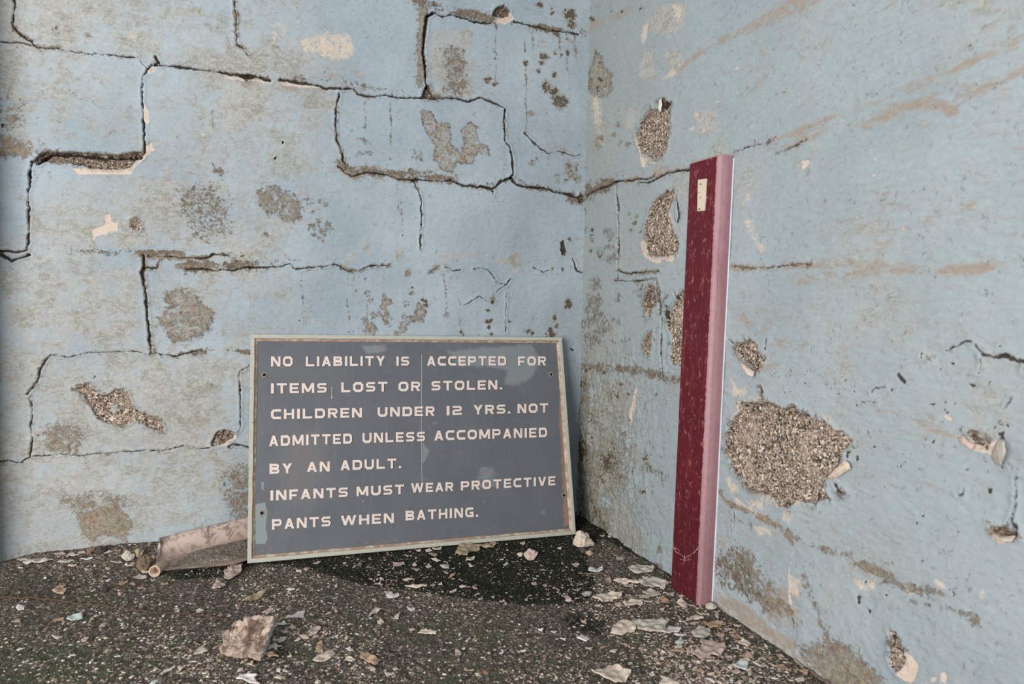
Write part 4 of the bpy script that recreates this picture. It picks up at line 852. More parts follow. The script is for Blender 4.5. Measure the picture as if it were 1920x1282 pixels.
vv, ff = [], []; c0_ = trp(.006, -.004, .0125); n = 22; ax_ = Vector((-0.30, -0.95, .05)).normalized(); a_ = ax_.orthogonal().normalized(); b_ = ax_.cross(a_)
for rr_, d in ((.0125, -.05), (.0145, -.004), (.0150, .004), (.0150, .010), (.0135, .0115), (.0112, .010), (.0108, -.012)):
    for i in range(n): w = 6.2832 * i / n; vv.append(tuple(Vector(c0_) + ax_ * d + (a_ * math.cos(w) + b_ * math.sin(w)) * rr_))
for r in range(6):
    for i in range(n): ff.append((r * n + i, r * n + (i + 1) % n, (r + 1) * n + (i + 1) % n, (r + 1) * n + i))
ff.append(tuple(6 * n + i for i in range(n))); ff.append(tuple(range(n))[::-1])
g = G('tube_plastic'); M_TUBE = g.out(g.mix(g.noise(120, 5, .7), (168, 146, 126), (214, 194, 176)), .5)
link_mesh('tube_end', vv, ff, M_TUBE, trough, smooth=True)['label'] = 'round open tube end at the trough corner'
# grit that has collected in it
g = G('grey_brown_dirt'); nf = g.noise(260, 5, .7); vc = g.sep(g.vor(420, 'Color')); M_DIRT = g.out(g.mix(g.sm(vc[0], .9, .96), g.mix(nf, (84, 76, 69), (152, 140, 128)), (196, 184, 172)), .95, g.bump(g.add(nf, g.vor(300)), .9, .004))
gu = np.linspace(.03, LEN - .02, 150); gv = np.linspace(0, 1, 50); hh = fbm(gu, gv * .12, .02, 701, 4, .65) * .004 + fbm(gu, gv * .12, .007, 702, 2) * .0016
vv = []
for i, u in enumerate(gu):
    k = u / LEN; sag = math.exp(-((k - .40) / .26) ** 2); ya = yb - .028 - .012 * (1 - sstep(np.array(k), .0, .4)); yf = .012 - .026 * sag + .048 * float(sstep(np.array(k), .36, .64))
    fill = float(sstep(np.array(k), .04, .32)); rise = (zb + tilt * u) * (.24 + .42 * float(sstep(np.array(k), .3, 1.0)))
    for j, t in enumerate(gv):
        e_ = min(1, 8 * t, 8 * (1 - t), 10 * i / len(gu), 10 * (len(gu) - 1 - i) / len(gu)); z = (.011 + .010 * fill * math.sin(math.pi * t) + rise * max(0, t - .45) / .55 * fill)
        vv.append(trp(u, yf + (ya - yf) * t, .006 + (z - .006) * e_ + hh[i, j] * e_))
vv = np.array(vv) + org; k_ = np.arange(150 * 50).reshape(150, 50); dq = np.stack([k_[:-1, :-1], k_[1:, :-1], k_[1:, 1:], k_[:-1, 1:]], -1).reshape(-1, 4)
dirt = fast_mesh('dirt', vv, dq, M_DIRT); tag(dirt, 'grey gritty dirt collected inside the beige plastic trough', 'dirt', kind='stuff')
# ------------------------------------------------------------------ plaster and paint fragments on the floor
def flake_material(name, a, b, spots, amt=.6, edge=None):
    g = G(name); r = g.rnd(); v = g.N.new('ShaderNodeVectorMath'); v.operation = 'ADD'; g.put(v.inputs[0], g.co)
    cb = g.N.new('ShaderNodeCombineXYZ'); g.put(cb.inputs[0], g.mul(r, 7)); g.put(cb.inputs[1], g.mul(r, 3)); g.put(v.inputs[1], cb.outputs[0]); vec = v.outputs[0]
    nf = g.noise(90, 6, .68, vec=vec); nm = g.noise(32, 5, .6, vec=vec)
    c = g.mix(nm, a, b); c = g.mix(g.mul(g.sm(nf, .52, .68), amt), c, spots); c = g.mix(g.mul(g.sm(g.noise(420, 3, .7, vec=vec), .62, .7), .5), c, (92, 78, 66))
    return g.out(c, .85, g.bump(g.add(nf, g.mul(g.noise(300, 3, .6, vec=vec), .4)), .5, .0025), .25)
FM = {'c': flake_material('cream_plaster', (190, 172, 156), (218, 204, 190), (146, 124, 106)), 'w': flake_material('white_paint', (204, 200, 195), (228, 222, 216), (160, 150, 140), .45),
      'g': flake_material('grey_paint', (164, 157, 146), (200, 193, 182), (120, 112, 98)), 't': flake_material('tan_plaster', (150, 124, 102), (186, 160, 138), (104, 84, 68)),
      'p': flake_material('pinkish_plaster', (166, 146, 135), (196, 177, 166), (124, 100, 88)), 'b': flake_material('brown_rubble', (88, 72, 60), (132, 112, 94), (56, 46, 40)),
      'd': flake_material('dark_rubble', (52, 50, 50), (86, 80, 78), (34, 32, 32)), 'a': flake_material('pale_aqua_paint', (178, 188, 186), (206, 212, 208), (150, 156, 150), .4),
      'k': flake_material('dirty_beige_plaster', (142, 126, 102), (182, 166, 140), (88, 72, 54), .8), 'o': flake_material('orange_rust', (176, 74, 30), (206, 104, 50), (120, 54, 26))}
CNAME = {'c': 'cream', 'w': 'white', 'g': 'grey', 't': 'tan', 'p': 'pinkish', 'b': 'brown', 'd': 'dark grey', 'a': 'pale aqua', 'k': 'dirty beige', 'o': 'orange'}
MANUAL = []                                          # (object, colour, place, cx)
def refine(pts, amp, rg):
    out = []; n = len(pts)
    for i in range(n):
        a, b = np.array(pts[i]), np.array(pts[(i + 1) % n]); L_ = np.linalg.norm(b - a); m = int(np.clip(L_ / amp, 1, 5)); d = b - a; nn = np.array([-d[1], d[0]]) / (L_ + 1e-9)
        for k in range(m):
            t = k / m; out.append(a + d * t + nn * (rg.random() - .5) * min(L_ * .28, amp * .8) * (1 if k else .3))
    return np.array(out)
def make_flake(pts2, c, name='paint_flake', thick=.0016, curl=.12, seed=0, rough=.0008, lift=0.0):
    rg = np.random.default_rng(seed); cx = pts2.mean(0); q = pts2 - cx; size = np.abs(q).max() * 2; amp = max(.0022, size * .07)
    q = refine(q, amp, rg); n = len(q); a = rg.random() * 6.28; dr = np.array([math.cos(a), math.sin(a)]); pz = rg.random(3) * 6.28
    vv = []; rings = (1.0, .82, .6, .35)
    def z(p):
        s = (p @ dr) / (size + 1e-9); return curl * size * s * s * 2.2 + rough * (math.sin(p[0] * 260 + pz[0]) + math.sin(p[1] * 310 + pz[1]) + math.sin((p[0] + p[1]) * 170 + pz[2]))
    for top in (1, 0):
        for r in rings:
            for p in q * r: vv.append([p[0], p[1], z(p) + (thick if top else 0) * (1 if r < 1 else .75)])
        vv.append([0, 0, z(np.zeros(2)) + (thick if top else 0)])
    vv = np.array(vv); vv[:, 2] -= vv[:, 2].min(); m = len(rings) * n + 1; ff = []
    for r in range(len(rings) - 1):
        for i in range(n):
            f = (r * n + i, r * n + (i + 1) % n, (r + 1) * n + (i + 1) % n, (r + 1) * n + i); ff.append(f); ff.append(tuple(m + k for k in f[::-1]))
    l0 = (len(rings) - 1) * n
    for i in range(n):
        ff.append((l0 + i, l0 + (i + 1) % n, m - 1)); ff.append((m + m - 1, m + l0 + (i + 1) % n, m + l0 + i)); ff.append((i, m + i, m + (i + 1) % n, (i + 1) % n))
    area2 = np.sum(q[:, 0] * np.roll(q[:, 1], -1) - np.roll(q[:, 0], -1) * q[:, 1])
    if area2 < 0: ff = [f[::-1] for f in ff]
    o = link_mesh(name, vv, ff, FM[c]); o.location = (cx[0], cx[1], floor_z(cx[0], cx[1]) + .0004 + lift); return o
def flakes(txt, ox, oy, s, place):
    for ln in txt.strip().split('\n'):
        c, *rest = ln.strip().split('|'); pts = P(rest[0], ox, oy, s); lab = rest[1] if len(rest) > 1 and rest[1] else None; cu = float(rest[2]) if len(rest) > 2 else .12
        q = np.array([on_floor(p)[:2] for p in pts]); sz = np.ptp(q, axis=0).max(); th = .0014 + min(.003, sz * .03)
        o = make_flake(q, c, thick=th, curl=cu, seed=len(MANUAL) + 50, rough=min(.0012, sz * .018))
        px = sum(p[0] for p in pts) / len(pts); MANUAL.append((o, c, place, px, lab))
flakes('''g|255,355 300,320 420,285 560,280 630,285 560,325 500,355 420,360 300,370|long pale grey-green paint flake at the foot of the left wall, far left
g|650,330 720,290 790,290 830,320 760,345 680,360|grey paint flake just right of the long grey-green one at the wall foot
c|765,350 800,345 830,355 860,350 865,375 820,392 780,375|small heart-shaped cream flake in front of the rubble by the left wall
a|900,300 970,285 1035,275 1045,290 960,305
p|1240,320 1310,310 1370,330 1375,345 1310,355
t|1320,575 1360,545 1440,535 1440,560 1370,585
w|1185,540 1215,515 1255,520 1220,550
g|760,245 820,210 850,240 900,260 890,285 800,255
g|880,230 910,195 950,185 960,230 910,245
p|605,225 700,222 740,240 640,248
p|640,270 690,240 735,235 660,280
c|1170,225 1230,190 1270,200 1180,240
t|1280,195 1360,185 1360,205 1300,215
c|950,400 980,395 995,420 965,425
g|1500,510 1560,475 1640,490 1650,510 1560,515|grey angular flake on the grit below the trough's left end
p|1440,370 1520,310 1530,350 1500,380
c|1585,430 1700,425 1710,445 1600,455|narrow cream sliver beside the open tube end of the trough
t|580,665 700,590 750,650 720,690 640,685|triangular tan-grey fragment above the long dry stem, left side|.02
g|190,300 300,280 310,295 220,315
p|1185,400 1220,385 1255,400 1230,425
t|1460,570 1500,552 1525,580 1480,590
w|205,390 240,380 258,392 230,402
t|1545,620 1600,605 1620,618 1570,632
g|1700,535 1740,515 1760,522 1720,550
t|1810,575 1890,560 1890,572 1830,582''', 0, 1000, 6, 'along the foot of the left wall')
flakes('''w|180,-10 200,-18 282,-12 270,20 200,25|white flake just below the long dry stem at far left
t|540,180 600,130 660,110 725,105 720,135 650,145 590,160|tan horn-shaped curled flake tapering to a point, lower left|.2
a|750,130 760,100 840,80 920,70 930,110 860,130 800,145|pale aqua rectangular paint flake beside the tan horn-shaped one
c|585,335 650,315 705,320 670,345 640,355|small sandy star-shaped flake on the moss, lower left
p|915,365 945,335 1000,345 970,385 930,385
p|1105,205 1140,180 1200,170 1180,205
p|160,155 190,125 235,125 220,155
p|1160,505 1190,475 1235,465 1210,495
w|1285,545 1350,525 1360,540 1300,555
w|1000,620 1040,580 1055,590 1020,630
c|1720,700 1750,670 1785,690 1740,715
c|1450,785 1480,760 1520,765 1480,805
w|1808,738 1850,695 1960,655 1970,668 1900,705 1860,725 1820,745|narrow white flake pointing right near the bottom edge, left of the slab
a|1695,846 1720,820 1780,795 1785,815 1740,850
c|1055,90 1085,75 1105,88 1075,102
p|1010,128 1040,112 1060,128 1030,140
w|930,160 965,148 970,162 940,170
c|1340,480 1325,455 1360,460
w|185,468 215,455 260,460 215,475
c|1850,315 1870,300 1888,322 1865,338
c|1350,710 1370,700 1415,722 1400,732
t|590,800 650,790 640,815 600,825
c|1430,350 1445,340 1460,360 1440,375''', 0, 1141, 6, 'on the mossy floor at lower left')
flakes('''p|600,210 640,160 690,115 760,120 810,130 800,200 760,250 700,295 640,295 605,260|large rounded pinkish flake just below the board's lower left corner
p|460,380 520,315 600,345 620,365 560,390 480,395|hat-shaped pinkish flake below the trough, left of the board corner
k|810,540 880,490 970,465 1070,455 1020,495 920,525 840,545|leaf-shaped beige flake between the board and the tilted slab|.2
w|1305,390 1340,375 1400,380 1390,395 1330,400
p|1600,110 1660,85 1690,95 1640,115
c|290,630 320,615 370,630 330,660 300,660
t|530,690 550,668 585,680 560,698
c|630,700 650,675 685,680 670,700
p|1050,640 1100,615 1170,620 1120,665 1080,685|pinkish flake just behind the top edge of the tilted slab
w|1285,735 1340,700 1420,675 1505,645 1500,690 1490,725 1440,715 1360,720|fish-shaped off-white flake to the upper right of the tilted slab
w|1185,790 1240,775 1270,757 1300,775 1295,800 1200,805|small white flake touching the right side of the tilted slab
c|1340,820 1360,805 1405,825 1370,838
c|1740,680 1770,650 1815,645 1800,665
w|1410,405 1440,385 1445,398 1420,410
p|1490,175 1530,145 1555,160 1530,175
w|1410,185 1475,180 1470,192 1420,193
t|1180,735 1230,715 1300,710 1280,730 1200,742
c|1840,640 1850,615 1880,625 1870,645
p|1560,262 1610,245 1605,258 1570,268
c|1845,350 1870,340 1882,365 1855,378
p|1645,240 1660,225 1690,260 1670,265
p|785,380 810,360 830,368 810,385
c|1450,330 1465,312 1480,325 1465,340
c|700,785 720,765 735,780 715,800''', 320, 1040, 6, 'between the board and the slab')
flakes('''p|1550,270 1590,215 1650,210 1690,240 1650,290 1590,305|round pinkish flake with a small hole, right of the slab
t|1620,490 1640,420 1690,375 1710,390 1715,490 1670,485|upright tan flake with concave sides, right of the slab
c|1600,600 1680,550 1760,510 1830,500 1850,540 1800,590 1700,625 1640,630|oval cream flake on the green moss right of the slab
w|735,800 790,770 900,765 980,765 940,800 1000,860 900,860 840,830 800,800|ragged white flake at the bottom edge below the slab|.2
g|260,515 320,460 350,440 400,470 415,500 330,505|pointed grey-cream flake just left of the slab
c|340,440 410,395 380,430
g|1090,480 1100,430 1180,400 1210,430 1130,465|grey flake against the slab's lower right side
g|1200,380 1230,340 1310,325 1290,365 1220,400|grey flake second out from the slab's right side
c|860,630 935,590 920,640|small cream triangle below the slab
c|75,660 110,645 145,690 100,715
c|740,720 760,690 820,675 800,700
a|1190,690 1215,668 1240,690 1230,725 1200,715|bluish white square chip on the moss below the slab's right corner
c|1450,300 1530,300 1555,350 1490,345
c|1160,775 1220,760 1280,775 1240,795
t|1040,520 1120,510 1200,530 1212,560 1180,540 1120,545|tan curled leaf-like strip touching the slab's bottom right corner|.35
p|400,570 450,570 490,590 430,610
w|1620,840 1640,810 1680,815 1660,850
c|0,320 60,300 40,330 0,340
c|1330,220 1370,195 1400,215 1370,230
p|1250,270 1300,250 1330,265 1280,290
c|1400,360 1440,335 1470,350 1430,375
w|1140,360 1170,345 1190,360 1160,378
p|1420,290 1440,260 1450,290 1435,305
t|1680,330 1720,312 1725,330 1690,345
c|1735,290 1760,275 1770,290 1745,300
c|1255,700 1280,680 1300,700 1280,720
w|855,730 880,708 890,725 870,740
c|350,735 400,715 430,722 380,745
c|415,745 435,725 440,745 425,758
p|470,455 500,435 545,425 510,450''', 320, 1141, 6, 'around the tilted slab')
flakes('''k|1280,225 1320,165 1400,145 1540,150 1560,190 1440,220 1420,260 1340,255|large dirty beige flake tucked under the board's bottom rail
k|1540,150 1620,135 1700,120 1780,125 1700,165 1580,168|long beige flake pressed against the board's bottom rail, right of the larger one
t|980,235 1030,225 1085,245 1060,270 1010,255
w|1010,290 1060,285 1120,320 1080,330
g|1105,370 1170,365 1190,345 1215,370 1210,400 1150,395|grey paint flake with a pointed top on the dark damp patch
p|585,345 700,340 710,360 620,380 580,375
c|690,530 740,510 800,520 740,545
c|715,610 800,595 970,590 960,605 850,615|long thin cream flake on the edge of the dark damp patch
t|1205,500 1235,465 1285,445 1280,475 1235,505|tan slanting flake in the middle of the dark damp patch
w|520,735 500,690 560,670 600,700 640,690 650,720 580,740|ragged off-white flake just below the edge of the damp patch
c|1325,605 1370,590 1400,610 1340,615
t|1390,595 1450,605 1420,615
p|1470,600 1500,592 1530,630 1490,630
a|1820,360 1865,330 1880,345 1840,375|blue-grey chip on the dark damp patch below the board
c|1400,300 1440,280 1500,280 1490,310 1450,315
c|1430,345 1470,365 1500,370 1470,392 1440,380
c|840,195 900,185 890,210 850,205
c|945,195 990,175 1020,205 960,210
c|1020,175 1130,170 1120,190 1040,190
p|810,410 885,405 850,430
c|1215,665 1300,635 1290,655 1240,675
c|310,515 350,515 350,528
p|430,520 470,505 480,530 450,540
p|480,665 540,650 550,662 500,675
c|795,360 830,345 850,365 820,375
c|945,380 985,360 1020,380 980,395
p|1000,585 1040,575 1060,590 1020,600
c|1090,575 1130,565 1135,585 1100,585
p|1150,430 1205,440 1200,460 1180,455
w|1230,395 1280,395 1270,405
c|1780,775 1830,750 1840,765 1800,785
c|1690,715 1725,710 1715,730
t|705,660 745,655 740,670 715,672
w|1785,295 1830,288 1820,302
w|415,570 435,555 445,568 425,578
p|1650,440 1690,430 1690,445 1665,452
p|705,250 760,250 750,265
p|340,750 380,735 395,760 365,765''', 640, 1000, 6, 'on the damp ground in front of the board')
flakes('''c|300,100 340,50 390,0 440,10 470,15 400,55 330,90|pointed cream flake right of the slab, below the damp patch
w|735,-5 830,0 830,15 790,30 750,20
c|860,300 890,260 950,245 970,260 1010,250 1030,265 1080,268 1060,300 950,295|long bone-shaped cream flake alone on the mossy floor, centre front
c|765,245 800,225 835,240 800,262|small oval cream chip left of the bone-shaped flake
t|215,585 220,530 245,495 330,540 435,600 410,640 370,655 320,610 250,590|rectangular tan plaster piece with pale edges, front centre left|.05
c|35,580 80,545 110,555 160,585 120,605 70,595|cream flake just left of the rectangular tan piece
w|50,465 100,450 140,480 100,490
p|1280,480 1320,490 1355,515 1340,530 1285,530|pinkish brown four-sided chip alone on the front moss
c|575,120 620,75 660,55 640,120
c|405,165 440,130 480,160 440,190
c|580,680 600,660 640,685 600,700
c|485,720 530,725 590,740 520,775 500,745
o|1595,720 1630,700 1640,712 1610,728|tiny orange rust chip at the bottom edge
p|305,670 340,650 390,690 330,690
w|1315,300 1330,280 1350,285 1335,305
w|1320,350 1350,325 1360,335 1335,352
w|1355,455 1390,445 1395,460 1365,465
w|1080,680 1095,672 1110,695 1098,700
c|1205,700 1215,680 1235,685 1220,705
c|35,330 60,310 85,330 60,350
c|60,180 100,165 110,180 80,190
t|1375,690 1490,695 1485,705 1390,700
w|1775,505 1820,490 1825,505 1790,515''', 640, 1141, 6, 'on the open floor at the front')
flakes('''a|725,545 760,530 800,550 860,530 865,560 800,572 725,570|bluish white ragged flake by the twigs near the right wall
g|660,775 720,757 760,765 740,800 690,810|squarish grey-cream flake at the right end of the damp patch
c|760,830 850,800 930,785 1050,800 1030,830 930,860 860,880 780,850|large flat cream flake in front of the twigs, left of the post
c|1050,870 1120,850 1240,845 1235,880 1130,890 1080,905|long cream flake in front of the post, right of the large flat one
c|970,870 1030,865 1040,890 990,905
p|560,500 600,485 640,505 610,530
c|960,655 1050,650 1180,655 1230,690 1120,680 1000,675|long cream flake in the heap left of the post
g|1100,560 1180,520 1350,540 1330,580 1200,600 1120,590|large greenish grey flake at the back of the heap left of the post
g|1200,660 1330,640 1480,700 1440,750 1360,720 1250,750 1220,700|broad pale grey flake touching the left foot of the post|.18
g|1240,770 1310,740 1400,760 1410,800 1300,800|grey flake in the front of the heap left of the post
t|1390,830 1440,810 1500,860 1460,880
g|1430,780 1540,770 1530,800
p|1200,800 1290,795 1300,815 1210,820
p|880,640 930,630 945,665 900,675
p|1060,700 1150,690 1150,715 1080,715
p|465,790 530,790 560,830 520,825
w|505,830 560,825 560,848 520,850
w|1040,680 1080,660 1110,680 1080,690
p|985,430 1030,425 1060,450 1000,465
p|120,830 150,822 150,845 125,845
c|180,675 215,670 240,690 200,700
p|290,690 320,682 335,700 305,712
c|1560,860 1600,850 1660,905 1620,912|cream flake in front of the foot of the post
p|1360,850 1395,842 1400,870 1370,875
p|1240,850 1330,845 1330,862 1250,862
c|75,300 120,285 125,308 90,312
w|430,340 470,335 465,355 440,355
p|190,630 240,630 230,650
c|830,225 880,220 880,235 850,240
w|905,230 955,222 960,238 920,242''', 960, 960, 5.0526, 'in the scatter left of the post')
flakes('''c|575,250 600,200 640,180 690,185 720,230 640,255|large cream flake in front of the post, left of the grey-white ragged one
g|680,195 740,175 800,180 910,175 890,215 920,265 850,245 800,240 730,225|large grey-white ragged flake overlapping the cream one in front of the post|.16
w|890,220 920,200 985,215 970,235 910,235
g|1040,245 1090,215 1150,215 1150,265 1110,285 1060,270|grey rounded flake near the right wall below the post
t|1130,200 1160,180 1230,185 1200,215 1150,220
c|1010,180 1040,145 1085,137 1115,160 1060,160
p|1045,380 1090,350 1100,310 1090,290 1160,290 1230,320 1245,345 1200,385 1160,375 1090,395|biggest pinkish grey ragged flake at lower right by the wall|.16
c|1310,300 1340,285 1390,300 1370,325
t|1335,370 1380,360 1400,385 1350,395
a|1280,430 1330,400 1370,420 1360,455 1310,445|bluish white flake nearest the right wall at lower right
t|1530,430 1570,425 1600,450 1560,465
t|1665,465 1700,450 1730,460 1715,480
c|460,490 520,460 560,445 600,440 640,465 690,480 680,510 640,540 560,540 510,510|crumpled cream paint flake at the bottom edge, right of centre|.3
c|855,540 880,505 940,515 970,540|cream flake cut by the bottom edge, right of the crumpled one
w|375,275 405,250 450,275 430,287
c|425,325 470,320 460,335
c|565,345 615,335 600,352
a|945,290 980,275 1000,295 970,315
c|955,65 985,52 1025,80 1000,97
c|1075,130 1110,118 1130,130 1100,140
t|1275,260 1310,245 1330,265 1300,280
g|1430,430 1460,415 1480,430 1450,440
w|795,480 820,470 830,485 805,495
a|860,385 890,378 880,400
w|220,225 260,230 250,240
w|280,275 315,270 310,283
w|150,220 185,218 175,230
p|400,170 430,165 430,185
t|920,340 1000,338 1005,350 930,352
c|940,318 980,315 985,330 950,332
b|1790,440 1830,470 1900,530 1930,560 1860,540 1800,490|brown-edged paint flap fallen against the right wall foot, bottom right|.3
p|1700,388 1720,392 1760,425 1740,430
t|640,375 665,362 668,380
t|690,380 712,372 705,388
p|1230,215 1260,205 1275,222 1245,232
p|1170,120 1210,112 1190,126
p|1190,250 1230,240 1235,258 1200,265
g|1370,470 1390,455 1392,485 1375,490
p|1180,410 1220,405 1200,420
c|1640,505 1690,495 1700,515 1660,525
p|1270,460 1300,450 1330,470 1290,475
p|1430,385 1460,375 1470,392
c|1000,170 1015,180 1005,190
p|1090,330 1060,315 1075,330
c|600,75 625,65 635,80 610,90''', 960, 1110, 3.0968, 'on the rubble below the post')
ORD = ['first', 'second', 'third', 'fourth', 'fifth', 'sixth', 'seventh', 'eighth', 'ninth', 'tenth', 'eleventh', 'twelfth', 'thirteenth', 'fourteenth', 'fifteenth', 'sixteenth', 'seventeenth', 'eighteenth']
byk = {}
for o, c, pl, px, lab in MANUAL:
    if lab: tag(o, lab, 'flake', 'paint and plaster flakes on the floor')
    else: byk.setdefault((c, pl), []).append((px, o))
for (c, pl), lst in byk.items():
    lst.sort(key=lambda t: t[0])
    for i, (px, o) in enumerate(lst):
        lb = f'small {CNAME[c]} flake {pl}' if len(lst) == 1 else f'small {CNAME[c]} flake {pl}, {ORD[i]} from the left'
        tag(o, lb, 'flake', 'paint and plaster flakes on the floor')
# ------------------------------------------------------------------ stones
from mathutils import noise as mnoise
def make_rock(pts, c, label, name='stone', depth=.8, seed=1, smooth=False, cat='stone', flat=.6):
    """silhouette points (photo) stood up at the stone's own place, given a rounded depth"""
    rg = np.random.default_rng(seed); P_ = np.array(pts); by = P_[:, 1].max(); base = on_floor((P_[:, 0].mean(), by - (by - P_[:, 1].min()) * .12))
    vd = _n(np.array([base[0], base[1], 0])); rt = np.array([vd[1], -vd[0], 0]); q = []
    for p in refine(P_, 3.0, rg):
        r = ray(p); t = (base - CAM) @ vd / (r @ vd); w = CAM + r * t - base; q.append((w @ rt, max(0, w[2])))
    q = np.array(q); c0 = np.array([q[:, 0].mean(), q[:, 1].mean()]); n = len(q); wdt = np.ptp(q[:, 0]) * depth; vv = []; lay = ((-.5, .35), (-.42, .62), (-.2, .9), (0, 1.0), (.2, .92), (.42, .6), (.5, .3))
    for d, s in lay:
        for a in q:
            b = c0 + (a - c0) * s; b[1] = b[1] if s > .95 else max(0.0, b[1] - (c0[1] * (1 - s)) * .9); k = 1 + .10 * (rg.random() - .5)
            vv.append(rt * b[0] * k + vd * (d * wdt + .06 * wdt * (rg.random() - .5)) + np.array([0, 0, b[1] * k]))
    ff = [tuple(range(n))[::-1]]
    for l in range(len(lay) - 1):
        for i in range(n): ff.append((l * n + i, l * n + (i + 1) % n, (l + 1) * n + (i + 1) % n, (l + 1) * n + i))
    ff.append(tuple((len(lay) - 1) * n + i for i in range(n)))
    o = link_mesh(name, vv, ff, FM[c], smooth=smooth); o.location = (base[0], base[1], floor_z(base[0], base[1]) - .0005)
    bm = __import__('bmesh').new(); bm.from_mesh(o.data); bmo = __import__('bmesh').ops; bmo.recalc_face_normals(bm, faces=bm.faces); bmo.triangulate(bm, faces=[f for f in bm.faces if len(f.verts) > 4])
    if len(bm.verts) < 900: bmo.subdivide_edges(bm, edges=bm.edges, cuts=1, use_grid_fill=True)
    sc = max(o.dimensions) if max(o.dimensions) else wdt
    for vtx in bm.verts:
        w = mnoise.fractal(vtx.co * (2.2 / wdt) + Vector((seed * 7.1, 0, 0)), .9, 2.1, 5); k = 1 + .16 * w + .05 * mnoise.noise(vtx.co * (16 / wdt))
        vtx.co.x *= k; vtx.co.y *= k; vtx.co.z *= k
    bm.to_mesh(o.data); bm.free()
    return tag(o, label, cat, 'stones and lumps of plaster on the floor')
k7 = lambda t: P(t, 960, 960, 5.0526); k1 = lambda t: P(t, 0, 1000, 6)
make_rock(k7('585,315 588,270 605,225 620,182 650,178 690,192 712,205 735,240 780,285 775,305 740,300 690,305 640,318 600,325'), 'c', 'pale angular plaster lump with a rusty top at the board\'s lower right corner', seed=3, smooth=False)
make_rock(k7('110,395 125,370 170,350 215,365 243,390 230,422 170,452 130,432'), 'p', 'rounded pinkish stone on the damp patch below the board', seed=4)
make_rock(k7('45,390 70,380 100,382 107,400 90,415 60,416'), 'c', 'pale pebble just left of the rounded pinkish stone', seed=5)
make_rock(k7('632,342 660,328 690,322 715,350 700,375 660,382'), 'd', 'dark stone in front of the pale angular plaster lump', seed=6)
make_rock(k7('692,375 715,360 745,357 772,385 750,402 715,408'), 't', 'brown pebble right of the dark stone near the board corner', seed=7)
make_rock(k1('1530,365 1545,300 1565,262 1620,235 1690,240 1715,270 1712,340 1680,390 1630,412 1560,418'), 'b', 'large brown lump of rubble beside the trough\'s left end', seed=8, name='rubble_lump')
make_rock(k1('1365,262 1385,215 1405,192 1450,190 1520,232 1500,285 1440,318 1395,290'), 'g', 'pale grey lump of plaster left of the brown rubble by the trough', seed=9, name='rubble_lump', depth=.4)
make_rock(k1('1505,245 1510,185 1560,165 1620,190 1620,235 1560,265'), 'k', 'olive brown lump behind the brown rubble by the trough', seed=10, name='rubble_lump')
make_rock(k1('1115,615 1130,580 1165,573 1210,590 1238,612 1200,640 1165,652 1130,642'), 'd', 'dark grey stone alone on the grit left of the trough', seed=11)
make_rock(k1('955,232 975,195 1010,165 1040,140 1072,160 1050,195 1000,230 970,240'), 'b', 'dark brown splinter of rubble leaning on the foot of the left wall', seed=12, name='rubble_lump', depth=.5)
make_rock(k1('1070,200 1085,162 1130,150 1190,170 1200,205 1130,215'), 'd', 'dark lump right of the brown splinter at the left wall', seed=13, name='rubble_lump', depth=.6)
make_rock(k1('1330,690 1325,660 1350,655 1375,672 1370,690 1350,696'), 'p', 'small pink pebble below the trough at left', seed=14)
make_rock(k1('1055,372 1050,350 1070,345 1082,358 1078,372'), 'c', 'small cream pebble near the left wall rubble', seed=15)
make_rock(P('1120,85 1128,68 1150,62 1175,66 1195,82 1160,92', 960, 1110, 3.0968), 'g', 'grey lump at the right foot of the red post', seed=16, name='rubble_lump')
make_rock(k1('1400,350 1415,328 1440,335 1445,355 1420,362'), 'c', 'small cream pebble below the grey lump by the trough', seed=17)
make_rock(k1('490,500 500,485 520,482 528,500 510,512'), 'w', 'small white pebble below the long grey-green flake', seed=18)
# ------------------------------------------------------------------ the tilted slab
s4 = lambda t: P(t, 320, 1141, 6)
sl = s4('560,482 620,500 740,525 820,520 900,520 960,545 1010,550 1050,470 1075,400 1100,330 1135,230 1165,130 1170,85 1060,90 960,95 900,110 830,120 820,175 760,165 690,200 680,270 630,285 580,300 590,360 600,400 545,445')
b0, b1 = on_floor(s4('560,482')[0]), on_floor(s4('1010,550')[0]); bx = _n(b1 - b0); away = _n(np.array([-bx[1], bx[0], 0])); away = away if away[1] > 0 else -away
th = math.radians(24); up_ = away * math.cos(th) + np.array([0, 0, 1]) * math.sin(th); nr_ = np.cross(bx, up_); nr_ = nr_ if nr_[2] > 0 else -nr_
o_ = b0 + np.array([0, 0, .014]); rg = np.random.default_rng(77); q = []
for p in refine(np.array(sl), 4.0, rg):
    r = ray(p); t = ((o_ - CAM) @ nr_) / (r @ nr_); w = CAM + r * t - o_; q.append((w @ bx, w @ up_))
q = np.array(q); c0 = q.mean(0); n = len(q); rings = [1, .96, .88, .78, .66, .53, .4, .26, .13]; vv = []
ua = np.linspace(q[:, 0].min() - .01, q[:, 0].max() + .01, 80); ub = np.linspace(q[:, 1].min() - .01, q[:, 1].max() + .01, 80); hn = fbm(ua, ub, .05, 801, 4, .6) * .006 + fbm(ua, ub, .012, 802, 2) * .002
def sh(a):
    i = np.clip(np.searchsorted(ua, a[0]), 0, 79); j = np.clip(np.searchsorted(ub, a[1]), 0, 79); l = a - c0
    ridge = .006 * float(sstep(np.array(-(l[0] * .75 - l[1] * .35) - .012), -.004, .004)); return hn[i, j] + ridge
for r in rings:
    for a in q: b = c0 + (a - c0) * r; vv.append(o_ + bx * b[0] + up_ * b[1] + nr_ * (sh(b) * (0.3 if r == 1 else 1)))
vv.append(o_ + bx * c0[0] + up_ * c0[1] + nr_ * sh(c0)); nt = len(vv)
